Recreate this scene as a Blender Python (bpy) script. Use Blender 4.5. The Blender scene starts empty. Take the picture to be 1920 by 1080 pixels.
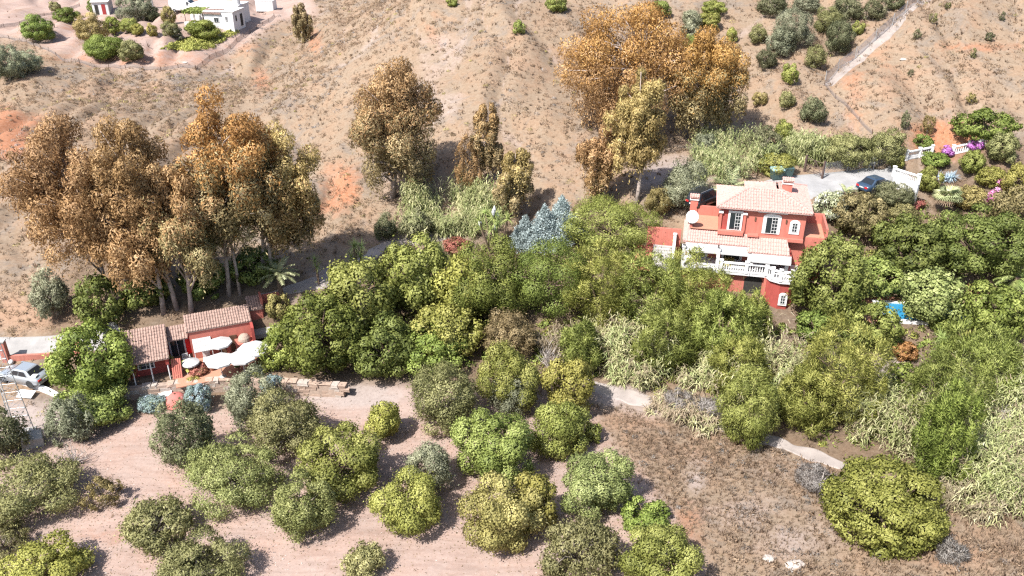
import bpy, math, random
import numpy as np
from math import radians, sin, cos, pi, atan2, sqrt
from mathutils import Vector

scene = bpy.context.scene
COL = scene.collection
random.seed(7)

# ------------------------------------------------------------------ camera
PITCH, CAMZ, FPX = radians(28.0), 41.5, 1600.0      # focal length in pixels of a 1920 wide picture
cam_d = bpy.data.cameras.new('camera')
cam_d.sensor_width = 36.0
cam_d.lens = FPX / 1920.0 * 36.0
cam_d.clip_start, cam_d.clip_end = 0.5, 2000.0
cam = bpy.data.objects.new('camera', cam_d)
cam.location = (0, 0, CAMZ)
cam.rotation_euler = (radians(90) - PITCH, 0, 0)
COL.objects.link(cam)
scene.camera = cam

# ------------------------------------------------------------------ sky and sun
SUN_AZ, SUN_EL = (-0.70, -0.71), radians(52)         # horizontal direction towards the sun
world = bpy.data.worlds.new('World')
scene.world = world
world.use_nodes = True
wn = world.node_tree
bg = wn.nodes['Background']
sky = wn.nodes.new('ShaderNodeTexSky')
sky.sky_type = 'NISHITA'
sky.sun_disc = False
sky.sun_elevation = SUN_EL
sky.sun_rotation = atan2(SUN_AZ[0], SUN_AZ[1])
sky.air_density, sky.dust_density, sky.ozone_density = 1.0, 2.0, 1.0
wn.links.new(sky.outputs[0], bg.inputs[0])
bg.inputs[1].default_value = 0.11
sun_d = bpy.data.lights.new('sun', 'SUN')
sun_d.energy, sun_d.angle, sun_d.color = 5.0, radians(0.5), (1.0, 0.965, 0.915)
sun = bpy.data.objects.new('sun', sun_d)
n_ = sqrt(SUN_AZ[0] ** 2 + SUN_AZ[1] ** 2)
sd = Vector((SUN_AZ[0] / n_ * cos(SUN_EL), SUN_AZ[1] / n_ * cos(SUN_EL), sin(SUN_EL)))
sun.rotation_euler = sd.to_track_quat('Z', 'Y').to_euler()
sun.location = sd * 200
COL.objects.link(sun)
scene.view_settings.view_transform = 'Standard'
scene.view_settings.look = 'None'
scene.view_settings.gamma = 1.0
scene.view_settings.exposure = 1.15
scene.view_settings.use_curve_mapping = False
scene.cycles.max_bounces = 6
scene.cycles.diffuse_bounces = 3
scene.cycles.glossy_bounces = 2
scene.cycles.transmission_bounces = 3
scene.cycles.transparent_max_bounces = 8
scene.cycles.use_denoising = False
scene.cycles.filter_width = 1.3
scene.cycles.denoiser = 'OPENIMAGEDENOISE'
scene.cycles.denoising_input_passes = 'RGB_ALBEDO_NORMAL'

# ------------------------------------------------------------------ picture <-> place
CP, SP_ = cos(PITCH), sin(PITCH)
def ray(px, py):
    a, b = (px - 960.0) / FPX, (py - 540.0) / FPX
    return np.array([a, CP - b * SP_, -SP_ - b * CP])
def at_z(px, py, z):
    d = ray(px, py); t = (z - CAMZ) / d[2]
    return np.array([t * d[0], t * d[1], z])
def proj(p):
    p = np.asarray(p, float)
    x, y, z = p[..., 0], p[..., 1], p[..., 2] - CAMZ
    dep = y * CP - z * SP_; dn = -y * SP_ - z * CP
    dep = np.maximum(dep, 1.0)
    return 960 + FPX * x / dep, 540 + FPX * dn / dep, dep

# ------------------------------------------------------------------ tagging and building helpers
def tag(o, label=None, cat=None, group=None, kind=None):
    if label: o['label'] = label
    if cat: o['category'] = cat
    if group: o['group'] = group
    if kind: o['kind'] = kind
    return o
def empty(name, loc, rz=0.0, label=None, cat=None, group=None):
    o = bpy.data.objects.new(name, None)
    o.location = [float(v) for v in loc]; o.rotation_euler = (0, 0, rz); o.empty_display_size = 0.3
    COL.objects.link(o)
    return tag(o, label, cat, group)
def link(name, me, parent=None, loc=None, rot=None, scale=None):
    o = bpy.data.objects.new(name, me)
    if loc is not None: o.location = [float(v) for v in loc]
    if rot is not None: o.rotation_euler = rot
    if scale is not None: o.scale = scale
    if parent is not None: o.parent = parent
    COL.objects.link(o)
    return o
def np_mesh(name, V, F, mat, attrs=None, smooth=False, normals=None):
    """V (n,3), F (m,k) index array -> mesh"""
    V = np.ascontiguousarray(V, dtype=np.float32); F = np.ascontiguousarray(F, dtype=np.int32)
    me = bpy.data.meshes.new(name)
    k = F.shape[1]
    me.vertices.add(len(V)); me.vertices.foreach_set('co', V.ravel())
    me.loops.add(F.size); me.loops.foreach_set('vertex_index', F.ravel())
    me.polygons.add(len(F)); me.polygons.foreach_set('loop_start', np.arange(0, F.size, k, dtype=np.int32))
    if attrs:
        for an, av in attrs.items():
            av = np.ascontiguousarray(av, dtype=np.float32)
            if av.ndim == 1:
                at = me.attributes.new(an, 'FLOAT', 'POINT'); at.data.foreach_set('value', av)
            else:
                at = me.attributes.new(an, 'FLOAT_COLOR', 'POINT'); at.data.foreach_set('color', av.ravel())
    me.update(calc_edges=True)
    if smooth: me.polygons.foreach_set('use_smooth', np.ones(len(F), dtype=bool))
    if normals is not None:      # leaves take the rounded shading of the spray they belong to
        me.polygons.foreach_set('use_smooth', np.ones(len(F), dtype=bool))
        me.normals_split_custom_set_from_vertices(normals.astype(np.float32))
    if mat is not None: me.materials.append(mat)
    return me

class MB:
    """collects boxes, prisms and tubes; build() links them as ONE mesh object"""
    def __init__(self): self.v, self.f = [], []
    def add(self, vs, fs):
        n = len(self.v); self.v += [tuple(float(c) for c in p) for p in vs]
        self.f += [tuple(i + n for i in f) for f in fs]; return self
    def box(self, x0, x1, y0, y1, z0, z1):
        return self.add([(x0,y0,z0),(x1,y0,z0),(x1,y1,z0),(x0,y1,z0),(x0,y0,z1),(x1,y0,z1),(x1,y1,z1),(x0,y1,z1)],
            [(0,3,2,1),(4,5,6,7),(0,1,5,4),(1,2,6,5),(2,3,7,6),(3,0,4,7)])
    def hexa(self, p):   # 8 corner points, bottom 4 ccw then top 4 ccw
        return self.add(p, [(0,3,2,1),(4,5,6,7),(0,1,5,4),(1,2,6,5),(2,3,7,6),(3,0,4,7)])
    def prism(self, poly, z0, z1):   # poly in xy
        n = len(poly)
        vs = [(x, y, z0) for x, y in poly] + [(x, y, z1) for x, y in poly]
        return self.add(vs, [tuple(range(n))[::-1], tuple(range(n, 2*n))] + [(i, (i+1) % n, n + (i+1) % n, n + i) for i in range(n)])
    def prism_y(self, poly, y0, y1):   # poly in xz
        n = len(poly)
        vs = [(x, y0, z) for x, z in poly] + [(x, y1, z) for x, z in poly]
        return self.add(vs, [tuple(range(n)), tuple(range(n, 2*n))[::-1]] + [(i, n + i, n + (i+1) % n, (i+1) % n) for i in range(n)])
    def tube(self, pts, rad, n=6, cap=True):
        pts = [Vector([float(c) for c in p]) for p in pts]
        rad = [rad] * len(pts) if not hasattr(rad, '__len__') else list(rad)
        base = len(self.v)
        for i, p in enumerate(pts):
            t = (pts[min(i+1, len(pts)-1)] - pts[max(i-1, 0)]).normalized()
            a = t.orthogonal().normalized() if abs(t.z) > .95 else t.cross(Vector((0,0,1))).normalized()
            if abs(t.z) > .95: a = Vector((1,0,0)) - t * t.x; a.normalize()
            b = t.cross(a)
            for k in range(n):
                q = p + (a * cos(2*pi*k/n) + b * sin(2*pi*k/n)) * rad[i]
                self.v.append((q.x, q.y, q.z))
        for i in range(len(pts) - 1):
            for k in range(n):
                self.f.append((base+i*n+k, base+i*n+(k+1) % n, base+(i+1)*n+(k+1) % n, base+(i+1)*n+k))
        if cap:
            self.f.append(tuple(base + k for k in range(n))[::-1]); e = base + (len(pts)-1)*n
            self.f.append(tuple(e + k for k in range(n)))
        return self
    def lathe(self, prof, n=12, c=(0,0)):
        base = len(self.v)
        for r, z in prof:
            for k in range(n): self.v.append((c[0] + r*cos(2*pi*k/n), c[1] + r*sin(2*pi*k/n), z))
        for i in range(len(prof)-1):
            for k in range(n): self.f.append((base+i*n+k, base+i*n+(k+1) % n, base+(i+1)*n+(k+1) % n, base+(i+1)*n+k))
        self.f.append(tuple(base+k for k in range(n))[::-1]); e = base+(len(prof)-1)*n
        self.f.append(tuple(e+k for k in range(n)))
        return self
    def mesh(self, name, mat, smooth=False):
        me = bpy.data.meshes.new(name); me.from_pydata(self.v, [], self.f); me.update()
        if mat is not None: me.materials.append(mat)
        if smooth: me.polygons.foreach_set('use_smooth', [True] * len(me.polygons))
        return me
    def build(self, name, mat, parent=None, smooth=False, loc=None, rot=None, bevel=0.0):
        o = link(name, self.mesh(name, mat, smooth), parent, loc, rot)
        if bevel:
            m = o.modifiers.new('bevel', 'BEVEL'); m.width = bevel; m.segments = 1; m.limit_method = 'ANGLE'
        return o

# ------------------------------------------------------------------ materials
def new_mat(name):
    m = bpy.data.materials.new(name); m.use_nodes = True
    nt = m.node_tree; b = nt.nodes['Principled BSDF']
    return m, nt, b
def c4(c): return (c[0], c[1], c[2], 1.0)
def plain(name, col, rough=0.75, var=0.16, scale=3.0, bump=0.0, metal=0.0, spec=0.3, streak=0.0):
    """painted or plastered surface with worn, uneven tone"""
    m, nt, b = new_mat(name); N = nt.nodes.new; L = nt.links.new
    tc = N('ShaderNodeTexCoord'); nz = N('ShaderNodeTexNoise'); nz.inputs['Scale'].default_value = scale
    nz.inputs['Detail'].default_value = 6; nz.inputs['Roughness'].default_value = 0.65
    L(tc.outputs['Object'], nz.inputs['Vector'])
    ramp = N('ShaderNodeValToRGB'); e = ramp.color_ramp.elements
    e[0].position, e[1].position = 0.3, 0.72
    e[0].color = c4([v * (1 - var) for v in col]); e[1].color = c4([min(1, v * (1 + var)) for v in col])
    L(nz.outputs['Fac'], ramp.inputs[0])
    out = ramp.outputs[0]
    if streak:
        mp = N('ShaderNodeMapping'); mp.inputs['Scale'].default_value = (3, 3, .35); L(tc.outputs['Object'], mp.inputs[0])
        n2 = N('ShaderNodeTexNoise'); n2.inputs['Scale'].default_value = 2.2; n2.inputs['Detail'].default_value = 5; L(mp.outputs[0], n2.inputs['Vector'])
        r2 = N('ShaderNodeValToRGB'); r2.color_ramp.elements[0].position = .45; r2.color_ramp.elements[1].position = .7
        r2.color_ramp.elements[0].color = (1,1,1,1); r2.color_ramp.elements[1].color = c4([1-streak, 1-streak*1.05, 1-streak*1.1])
        L(n2.outputs['Fac'], r2.inputs[0])
        mx = N('ShaderNodeMix'); mx.data_type = 'RGBA'; mx.blend_type = 'MULTIPLY'; mx.inputs[0].default_value = 1
        L(out, mx.inputs[6]); L(r2.outputs[0], mx.inputs[7]); out = mx.outputs[2]
    L(out, b.inputs['Base Color'])
    b.inputs['Roughness'].default_value = rough; b.inputs['Metallic'].default_value = metal
    b.inputs['Specular IOR Level'].default_value = spec
    if bump:
        bp = N('ShaderNodeBump'); bp.inputs['Strength'].default_value = bump; bp.inputs['Distance'].default_value = .03
        L(nz.outputs['Fac'], bp.inputs['Height']); L(bp.outputs[0], b.inputs['Normal'])
    return m
def leaf_mat(name, dark, mid, light, trans=0.33, jitter=0.2, hue=0.015, gain=1.5):
    dark, mid, light = [[min(.75, v * gain) for v in c] for c in (dark, mid, light)]
    m, nt, b = new_mat(name); N = nt.nodes.new; L = nt.links.new
    g = N('ShaderNodeNewGeometry'); ramp = N('ShaderNodeValToRGB'); e = ramp.color_ramp.elements
    e[0].color = c4(dark); e[1].color = c4(light); x = e.new(.5); x.color = c4(mid)
    at = N('ShaderNodeAttribute'); at.attribute_name = 'tint'
    ad = N('ShaderNodeMath'); ad.operation = 'MULTIPLY_ADD'; ad.inputs[1].default_value = .5
    h = N('ShaderNodeMath'); h.operation = 'MULTIPLY'; h.inputs[1].default_value = .5
    L(g.outputs['Random Per Island'], h.inputs[0]); L(at.outputs['Fac'], ad.inputs[0]); L(h.outputs[0], ad.inputs[2])
    L(ad.outputs[0], ramp.inputs[0])
    oi = N('ShaderNodeObjectInfo'); hs = N('ShaderNodeHueSaturation')
    mv = N('ShaderNodeMapRange'); mv.inputs[3].default_value = 1 - jitter; mv.inputs[4].default_value = 1 + jitter
    L(oi.outputs['Random'], mv.inputs[0]); L(mv.outputs[0], hs.inputs['Value'])
    mh = N('ShaderNodeMapRange'); mh.inputs[3].default_value = .5 - hue; mh.inputs[4].default_value = .5 + hue
    sc = N('ShaderNodeMath'); sc.operation = 'FRACT'; s2 = N('ShaderNodeMath'); s2.operation = 'MULTIPLY'; s2.inputs[1].default_value = 7.31
    L(oi.outputs['Random'], s2.inputs[0]); L(s2.outputs[0], sc.inputs[0]); L(sc.outputs[0], mh.inputs[0]); L(mh.outputs[0], hs.inputs['Hue'])
    L(ramp.outputs[0], hs.inputs['Color'])
    L(hs.outputs[0], b.inputs['Base Color']); b.inputs['Roughness'].default_value = .6; b.inputs['Specular IOR Level'].default_value = .25
    tr = N('ShaderNodeBsdfTranslucent'); L(hs.outputs[0], tr.inputs[0])
    mx = N('ShaderNodeMixShader'); mx.inputs[0].default_value = trans
    L(b.outputs[0], mx.inputs[1]); L(tr.outputs[0], mx.inputs[2]); L(mx.outputs[0], nt.nodes['Material Output'].inputs[0])
    return m
def net_mat(name, col, alpha):
    m, nt, b = new_mat(name); N = nt.nodes.new; L = nt.links.new
    b.inputs['Base Color'].default_value = c4(col); b.inputs['Roughness'].default_value = .6
    tr = N('ShaderNodeBsdfTransparent'); mx = N('ShaderNodeMixShader')
    tc = N('ShaderNodeTexCoord'); nz = N('ShaderNodeTexNoise'); nz.inputs['Scale'].default_value = 9; nz.inputs['Detail'].default_value = 4
    L(tc.outputs['Object'], nz.inputs['Vector'])
    mr = N('ShaderNodeMapRange'); mr.inputs[1].default_value = .3; mr.inputs[2].default_value = .7
    mr.inputs[3].default_value = max(0, alpha - .2); mr.inputs[4].default_value = min(1, alpha + .2); L(nz.outputs['Fac'], mr.inputs[0])
    L(mr.outputs[0], mx.inputs[0]); L(tr.outputs[0], mx.inputs[1]); L(b.outputs[0], mx.inputs[2])
    L(mx.outputs[0], nt.nodes['Material Output'].inputs[0])
    return m
def glass_mat(name, col=(.02,.025,.03)):
    m, nt, b = new_mat(name)
    b.inputs['Base Color'].default_value = c4(col); b.inputs['Roughness'].default_value = .08; b.inputs['Specular IOR Level'].default_value = .6
    return m
M = {}
M['coral'] = plain('coral_plaster', (.40, .13, .098), .85, .10, 1.6, .15, streak=.12)
M['shaded_red'] = plain('shaded_red_plaster', (.28, .055, .045), .85, .12, 1.6, .15, streak=.12)  # coral plaster made darker and redder: wall shade put into the colour
M['white'] = plain('white_paint', (.58, .575, .57), .7, .08, 2.0, .1, streak=.10)
M['white_wall'] = plain('whitewash', (.55, .55, .55), .85, .10, 1.2, .25, streak=.16)
M['canvas'] = plain('white_canvas', (.41, .405, .40), .9, .04, 2.0)
M['terracotta'] = plain('terracotta_floor', (.36, .18, .12), .8, .12, 5.0)
M['tile_pink'] = plain('pink_roof_tile', (.40, .245, .215), .85, .26, 5.0, .3)
M['tile_brown'] = plain('weathered_roof_tile', (.27, .185, .155), .9, .34, 4.0, .3)
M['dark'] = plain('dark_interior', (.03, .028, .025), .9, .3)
M['wood'] = plain('dark_wood', (.09, .05, .03), .8, .3, 6.0)
M['grey_wood'] = plain('grey_bark', (.20, .17, .14), .9, .35, 5.0, .6)
M['bark'] = plain('brown_bark', (.13, .09, .065), .9, .35, 5.0, .6)
M['euc_bark'] = plain('pale_peeling_bark', (.30, .245, .215), .85, .45, 1.6, .5)
M['dead_twig'] = plain('bleached_twig', (.40, .36, .33), .9, .2, 4.0)
M['stone'] = plain('buff_stone', (.30, .23, .185), .9, .28, 2.2, .7)
M['concrete'] = plain('concrete', (.33, .315, .30), .9, .16, 1.4, .4, streak=.15)
M['glass'] = glass_mat('window_glass')
M['car_glass'] = glass_mat('car_glass', (.015, .018, .022))
M['rubber'] = plain('tyre_rubber', (.03, .03, .03), .8, .2)
M['alloy'] = plain('wheel_alloy', (.42, .43, .45), .35, .1, metal=.7)
M['metal'] = plain('galvanised_steel', (.38, .39, .40), .5, .2, metal=.5)
M['rust'] = plain('dark_rusty_iron', (.09, .06, .05), .7, .3)
M['red_lamp'] = plain('red_lamp_plastic', (.5, .02, .02), .3, .05)
M['lamp_glass'] = plain('clear_lamp_plastic', (.7, .72, .74), .2, .05)
def car_paint(name, col, metal=.4):
    m, nt, b = new_mat(name); b.inputs['Base Color'].default_value = c4(col); b.inputs['Metallic'].default_value = metal
    b.inputs['Roughness'].default_value = .35; b.inputs['Coat Weight'].default_value = .6
    return m

# ================================================================== TERRAIN
# known heights: (picture x, picture y, height of the ground there)
CTRL = [
 (0,1080,0),(500,1080,0),(1000,1080,.1),(1350,1080,.8),(1900,1060,1.6),(1500,960,.5),(1900,950,.8),
 (0,900,0),(400,900,0),(800,900,0),(1200,900,.2),(30,800,.2),(300,790,.1),(700,760,.1),(1000,760,0),(1120,735,-.2),
 (1300,775,-.3),(1450,825,-.3),(1600,872,-.2),(1860,880,.2),(1800,760,.7),(1550,720,.7),(1300,680,.6),
 (240,748,0),(330,745,0),(450,735,0),(560,735,.05),(60,712,1.2),(60,648,2.1),(30,600,3.2),(30,450,5.6),(30,330,7.3),(100,250,8.2),(250,200,8.3),(250,132,9.5),(250,108,10.5),
 (0,110,10.3),(60,70,11.2),(420,50,12.0),(300,5,12.5),(0,5,12.2),(500,20,12.6),(590,60,12.2),(530,140,9.4),(560,250,8.4),
 (300,590,4.0),(480,546,4.4),(640,515,4.7),(700,455,5.5),(640,350,7.6),(760,360,7.9),(760,200,12.4),(760,3,20.3),(950,3,21.5),
 (950,200,13.2),(950,340,8.6),(900,480,4.6),(900,620,1.3),(700,640,1.3),(1100,480,4.6),(1100,640,1.0),(1250,560,2.6),(1400,640,1.3),
 (1150,270,9.6),(1300,270,9.2),(1300,130,15.2),(1300,3,21.0),(1480,325,9.0),(1600,335,9.0),(1380,365,8.9),(1600,240,11.7),(1600,100,17.0),(1600,3,21.4),
 (1880,250,12.2),(1900,100,18.2),(1900,3,22.6),(1720,600,2.7),(1640,520,3.6),(1850,560,3.4),(1850,440,6.4),(1850,330,9.4),(1700,380,8.2),(1230,440,6.2),
]
pts = [at_z(a, b, c) for a, b, c in CTRL]
pts += [np.array(p, float) for p in [(-70,12,0),(0,12,0),(70,12,1.5),(-130,60,4),(-140,120,9),(-160,200,16),(-60,215,16),(-150,330,45),(0,330,60),(40,200,34),
        (160,330,85),(130,170,38),(120,100,14),(110,60,5),(90,40,2.5),(-90,40,1)]]
CX = np.array([p[:2] for p in pts]) / 50.0
CZv = np.array([p[2] for p in pts])
def _tps(r2): return np.where(r2 > 1e-12, r2 * np.log(np.maximum(r2, 1e-12)), 0.0)
def _solve():
    n = len(CX); d = ((CX[:, None] - CX[None]) ** 2).sum(-1)
    K = _tps(d) + np.eye(n) * 0.004
    Pm = np.c_[np.ones(n), CX]
    A = np.zeros((n + 3, n + 3)); A[:n, :n] = K; A[:n, n:] = Pm; A[n:, :n] = Pm.T
    return np.linalg.solve(A, np.r_[CZv, 0, 0, 0])
_W = _solve()
_rs = np.random.default_rng(3)
_PERM = _rs.random((64, 64))
def vnoise(x, y, s):
    x = np.asarray(x) / s + 1000.0; y = np.asarray(y) / s + 1000.0
    i, j = np.floor(x).astype(int), np.floor(y).astype(int); fx, fy = x - i, y - j
    fx = fx * fx * (3 - 2 * fx); fy = fy * fy * (3 - 2 * fy)
    g = lambda a, b: _PERM[a % 64, b % 64]
    return (g(i, j) * (1 - fx) + g(i + 1, j) * fx) * (1 - fy) + (g(i, j + 1) * (1 - fx) + g(i + 1, j + 1) * fx) * fy - .5
def sstep(a, b, x): t = np.clip((x - a) / (b - a), 0, 1); return t * t * (3 - 2 * t)

# frames of the two red houses: local x along the facade, local y to the back, local z = height
class Frame:
    def __init__(s, O, a):
        s.O = np.array(O, float); s.a = a
        s.u = np.array([cos(a), -sin(a)]); s.v = np.array([sin(a), cos(a)])
    def local(s, x, y):
        dx, dy = x - s.O[0], y - s.O[1]
        return dx * s.u[0] + dy * s.u[1], dx * s.v[0] + dy * s.v[1]
    def world(s, u, v, z): return np.array([s.O[0] + u * s.u[0] + v * s.v[0], s.O[1] + u * s.u[1] + v * s.v[1], z])
    def root(s, name, label, cat): return empty(name, (s.O[0], s.O[1], 0), -s.a, label, cat)
VIL = Frame(at_z(1345, 388, 11.3), radians(12.2))
COT = Frame(at_z(308, 668, 3.3), radians(-21.6))
WALLPX = [(205,726),(330,713),(440,704),(520,708),(640,716)]
WALLPTS = [at_z(a, b, 1.25) for a, b in WALLPX]
_wx = np.array([p[0] for p in WALLPTS]); _wy = np.array([p[1] for p in WALLPTS])
POOL = at_z(1722, 590, 2.7)

def boxmask(u, v, u0, u1, v0, v1, e):
    return sstep(u0 - e, u0, u) * (1 - sstep(u1, u1 + e, u)) * sstep(v0 - e, v0, v) * (1 - sstep(v1, v1 + e, v))
def height(x, y):
    x = np.asarray(x, float); y = np.asarray(y, float); shp = x.shape
    xf, yf = x.ravel(), y.ravel(); z = np.empty_like(xf)
    for s in range(0, len(xf), 40000):
        q = np.c_[xf[s:s+40000], yf[s:s+40000]] / 50.0
        d = ((q[:, None] - CX[None]) ** 2).sum(-1)
        z[s:s+40000] = _tps(d) @ _W[:len(CX)] + _W[len(CX)] + q @ _W[len(CX)+1:]
    hill = sstep(66, 85, yf)
    gul = np.abs(vnoise(xf + vnoise(xf, yf, 9) * 5, yf * .30, 4.2)) * 2
    z += hill * (vnoise(xf, yf, 14) * 2.0 + vnoise(xf + 31, yf, 6) * .9 + (gul - .4) * 1.5) + vnoise(xf, yf + 9, 2.3) * (.10 + .25 * hill) + vnoise(xf, yf, .9) * (.03 + .06 * hill)
    # cottage terrace held by the stone wall
    cu, cv = COT.local(xf, yf)
    wy = np.interp(xf, _wx, _wy)
    m = sstep(wy + .12, wy + .4, yf) * (1 - boxmask(cu, cv, -20, 30, 3.4, 30, .8)) * sstep(_wx[0], _wx[0] + .8, xf) * (1 - sstep(-19, -14.5, xf)) * (1 - sstep(66, 68.5, yf))
    z = z * (1 - m) + 1.2 * m
    fr = (yf < wy + .14) & (yf > wy - 5) & (xf > _wx[0] - 1) & (xf < -15.5)
    z = np.where(fr, np.minimum(z, .05 + vnoise(xf, yf, 1.2) * .15), z)
    # villa: cut into the slope
    vu, vv = VIL.local(xf, yf)
    m = boxmask(vu, vv, -4.5, 10.5, -3.4, .6, 1.2); z = np.where(z > 3.6, z * (1 - m) + 3.6 * m, z)
    m = boxmask(vu, vv, -2.2, 10.0, .6, 6.6, 1.0); z = np.where(z > 8.3, z * (1 - m) + 8.3 * m, z)
    # pool terrace
    m = boxmask(xf - POOL[0], yf - POOL[1], -5.5, 6.5, -2.2, 3.2, 1.5); z = z * (1 - m) + 2.55 * m
    # level road behind the villa
    pxx, pyy, _ = proj(np.c_[xf, yf, z])
    m = sstep(1370, 1410, pxx) * (1 - sstep(1690, 1720, pxx)) * sstep(300, 312, pyy) * (1 - sstep(368, 385, pyy))
    z = z * (1 - m * .8) + 9.0 * m * .8
    return z.reshape(shp)

# grid: rows get farther apart with distance
_ys = [10.0]
while _ys[-1] < 345: _ys.append(_ys[-1] + max(.30, .0072 * _ys[-1]))
YS = np.array(_ys); NX = 431
TX = np.linspace(-1, 1, NX)
GY = np.repeat(YS[:, None], NX, 1); GX = TX[None] * (.78 * GY + 28)
GZ = height(GX, GY)
def ground(x, y):
    """height of the built ground sheet (bilinear)"""
    x = np.asarray(x, float); y = np.asarray(y, float)
    j = np.clip(np.searchsorted(YS, y) - 1, 0, len(YS) - 2); fy = np.clip((y - YS[j]) / (YS[j+1] - YS[j]), 0, 1)
    def row(jj):
        t = (x / (.78 * YS[jj] + 28) + 1) / 2 * (NX - 1); i = np.clip(np.floor(t).astype(int), 0, NX - 2); f = np.clip(t - i, 0, 1)
        return GZ[jj, i] * (1 - f) + GZ[jj, i + 1] * f
    return row(j) * (1 - fy) + row(j + 1) * fy
_T = np.concatenate([np.arange(40, 100, .25), np.arange(100, 320, .6)])
def hit(px, py):
    """the point of the ground seen at a picture point"""
    d = ray(px, py); X, Y, Z = _T * d[0], _T * d[1], CAMZ + _T * d[2]
    g = ground(X, Y) - Z
    k = np.argmax(g > 0)
    if k == 0: k = len(_T) - 1
    f = g[k-1] / (g[k-1] - g[k]) if g[k] != g[k-1] else 0
    t = _T[k-1] + f * (_T[k] - _T[k-1]); x, y = t * d[0], t * d[1]
    return np.array([x, y, float(ground(x, y))])

# soil zones: picture-space blobs are only the drawing board; the values stay on the ground
def in_poly(px, py, poly):
    c = np.zeros(np.shape(px), bool); n = len(poly); j = n - 1
    for i in range(n):
        xi, yi = poly[i]; xj, yj = poly[j]
        c ^= ((yi > py) != (yj > py)) & (px < (xj - xi) * (py - yi) / (yj - yi + 1e-9) + xi); j = i
    return c
ORCHARD = [(-400,735),(120,800),(230,775),(420,765),(560,735),(760,720),(1000,735),(1120,770),(1150,840),(1200,880),(1290,1000),(1340,1100),(1340,1600),(-400,1600)]
FARM = [(-300,40),(60,75),(110,105),(200,128),(370,128),(450,92),(520,40),(600,30),(560,-60),(-300,-60)]
SLOPE = [(1120,760),(1330,790),(1600,885),(1930,880),(2300,900),(2300,1500),(1340,1500),(1290,1000),(1200,880)]
BELT = [(150,470),(420,500),(560,520),(640,520),(720,460),(900,440),(1060,380),(1240,400),(1300,470),(1500,480),(1560,350),(1700,330),(1760,290),(1960,260),(2300,300),(2300,880),(1900,900),(1600,880),(1350,790),(1120,740),(760,720),(560,735),(200,760),(60,760),(100,560)]
# (x, y, rx, ry, channel, weight)  channel 0 = red earth, 1 = pale gravel, 2 = brown dry grass
BLOBS = [(15,250,45,50,0,1.0),(60,230,40,30,0,.5),(640,350,45,45,0,.75),(620,390,50,25,0,.6),(490,150,25,35,0,.5),(440,90,90,25,0,.35),(250,110,220,20,0,.5),(150,60,150,45,0,.35),
 (590,80,22,40,0,.5),(840,195,40,40,1,.5),(800,110,30,60,1,.4),(810,60,25,60,0,.4),(1260,330,80,45,1,.8),(540,300,30,80,1,.4),(720,330,40,60,1,.4),
 (1600,180,30,120,0,.45),(1780,260,90,45,0,.8),(1850,90,150,12,0,.5),(1650,120,70,60,0,.3),(650,740,120,30,1,.9),(80,790,110,45,1,.8),(560,560,120,30,1,.4),(640,515,60,20,1,.8),
 (1160,740,60,25,1,.9),(1250,760,140,30,1,.6),(1400,960,120,60,1,.42),(1500,1010,140,60,1,.45),(1300,900,30,60,1,.5),(1180,790,90,40,2,.6),(1300,850,130,40,2,.45),(1500,880,120,40,2,.5),
 (1290,980,40,90,0,.4),(200,1010,90,30,0,.35),(130,940,80,30,0,.25),(60,590,110,40,2,.9),(160,560,60,40,2,.7),(300,990,300,80,1,.25),(800,1040,300,60,1,.3),(1665,700,42,45,1,.7),
 (1000,110,200,90,2,.35),(700,60,120,60,2,.3),(250,170,220,30,2,.5),(1750,150,150,70,2,.4),(1800,1040,150,40,2,.6),(700,420,90,40,2,.4),(40,330,60,110,1,.35),(780,445,110,20,1,.6),(1000,980,300,60,1,.2)]
def soil(px, py):
    out = np.zeros(np.shape(px) + (3,))
    for x, y, rx, ry, ch, w in BLOBS:
        d = ((px - x) / rx) ** 2 + ((py - y) / ry) ** 2
        out[..., ch] = np.maximum(out[..., ch], w * np.exp(-d * .9))
    return out
_px, _py, _ = proj(np.stack([GX, GY, GZ], -1))
_s = soil(_px, _py)
_orch = in_poly(_px, _py, ORCHARD).astype(float)
_farm = in_poly(_px, _py, FARM).astype(float) * (_py > -40)
_belt = in_poly(_px, _py, BELT).astype(float)
def _blur(a, n):
    for _ in range(n):
        a = (a + np.roll(a, 1, 0) + np.roll(a, -1, 0) + np.roll(a, 1, 1) + np.roll(a, -1, 1)) / 5
    return a
_tilled = _blur(np.maximum(_orch, _farm), 5)
idx = np.arange(len(YS) * NX).reshape(len(YS), NX)
Fq = np.stack([idx[:-1, :-1], idx[:-1, 1:], idx[1:, 1:], idx[1:, :-1]], -1).reshape(-1, 4)
_g = np.abs(vnoise(GX + vnoise(GX, GY, 9) * 5, GY * .30, 4.2)) * 2
_s[..., 1] = np.maximum(_s[..., 1], (1 - sstep(.0, .22, _g)) * sstep(70, 88, GY) * .42 * (vnoise(GX, GY, 12) > -.1))
_s[..., 2] = np.maximum(_s[..., 2], sstep(.45, .8, _g) * sstep(70, 88, GY) * .35)
zone = np.concatenate([_s.reshape(-1, 3), np.ones((GX.size, 1))], 1)

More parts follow.
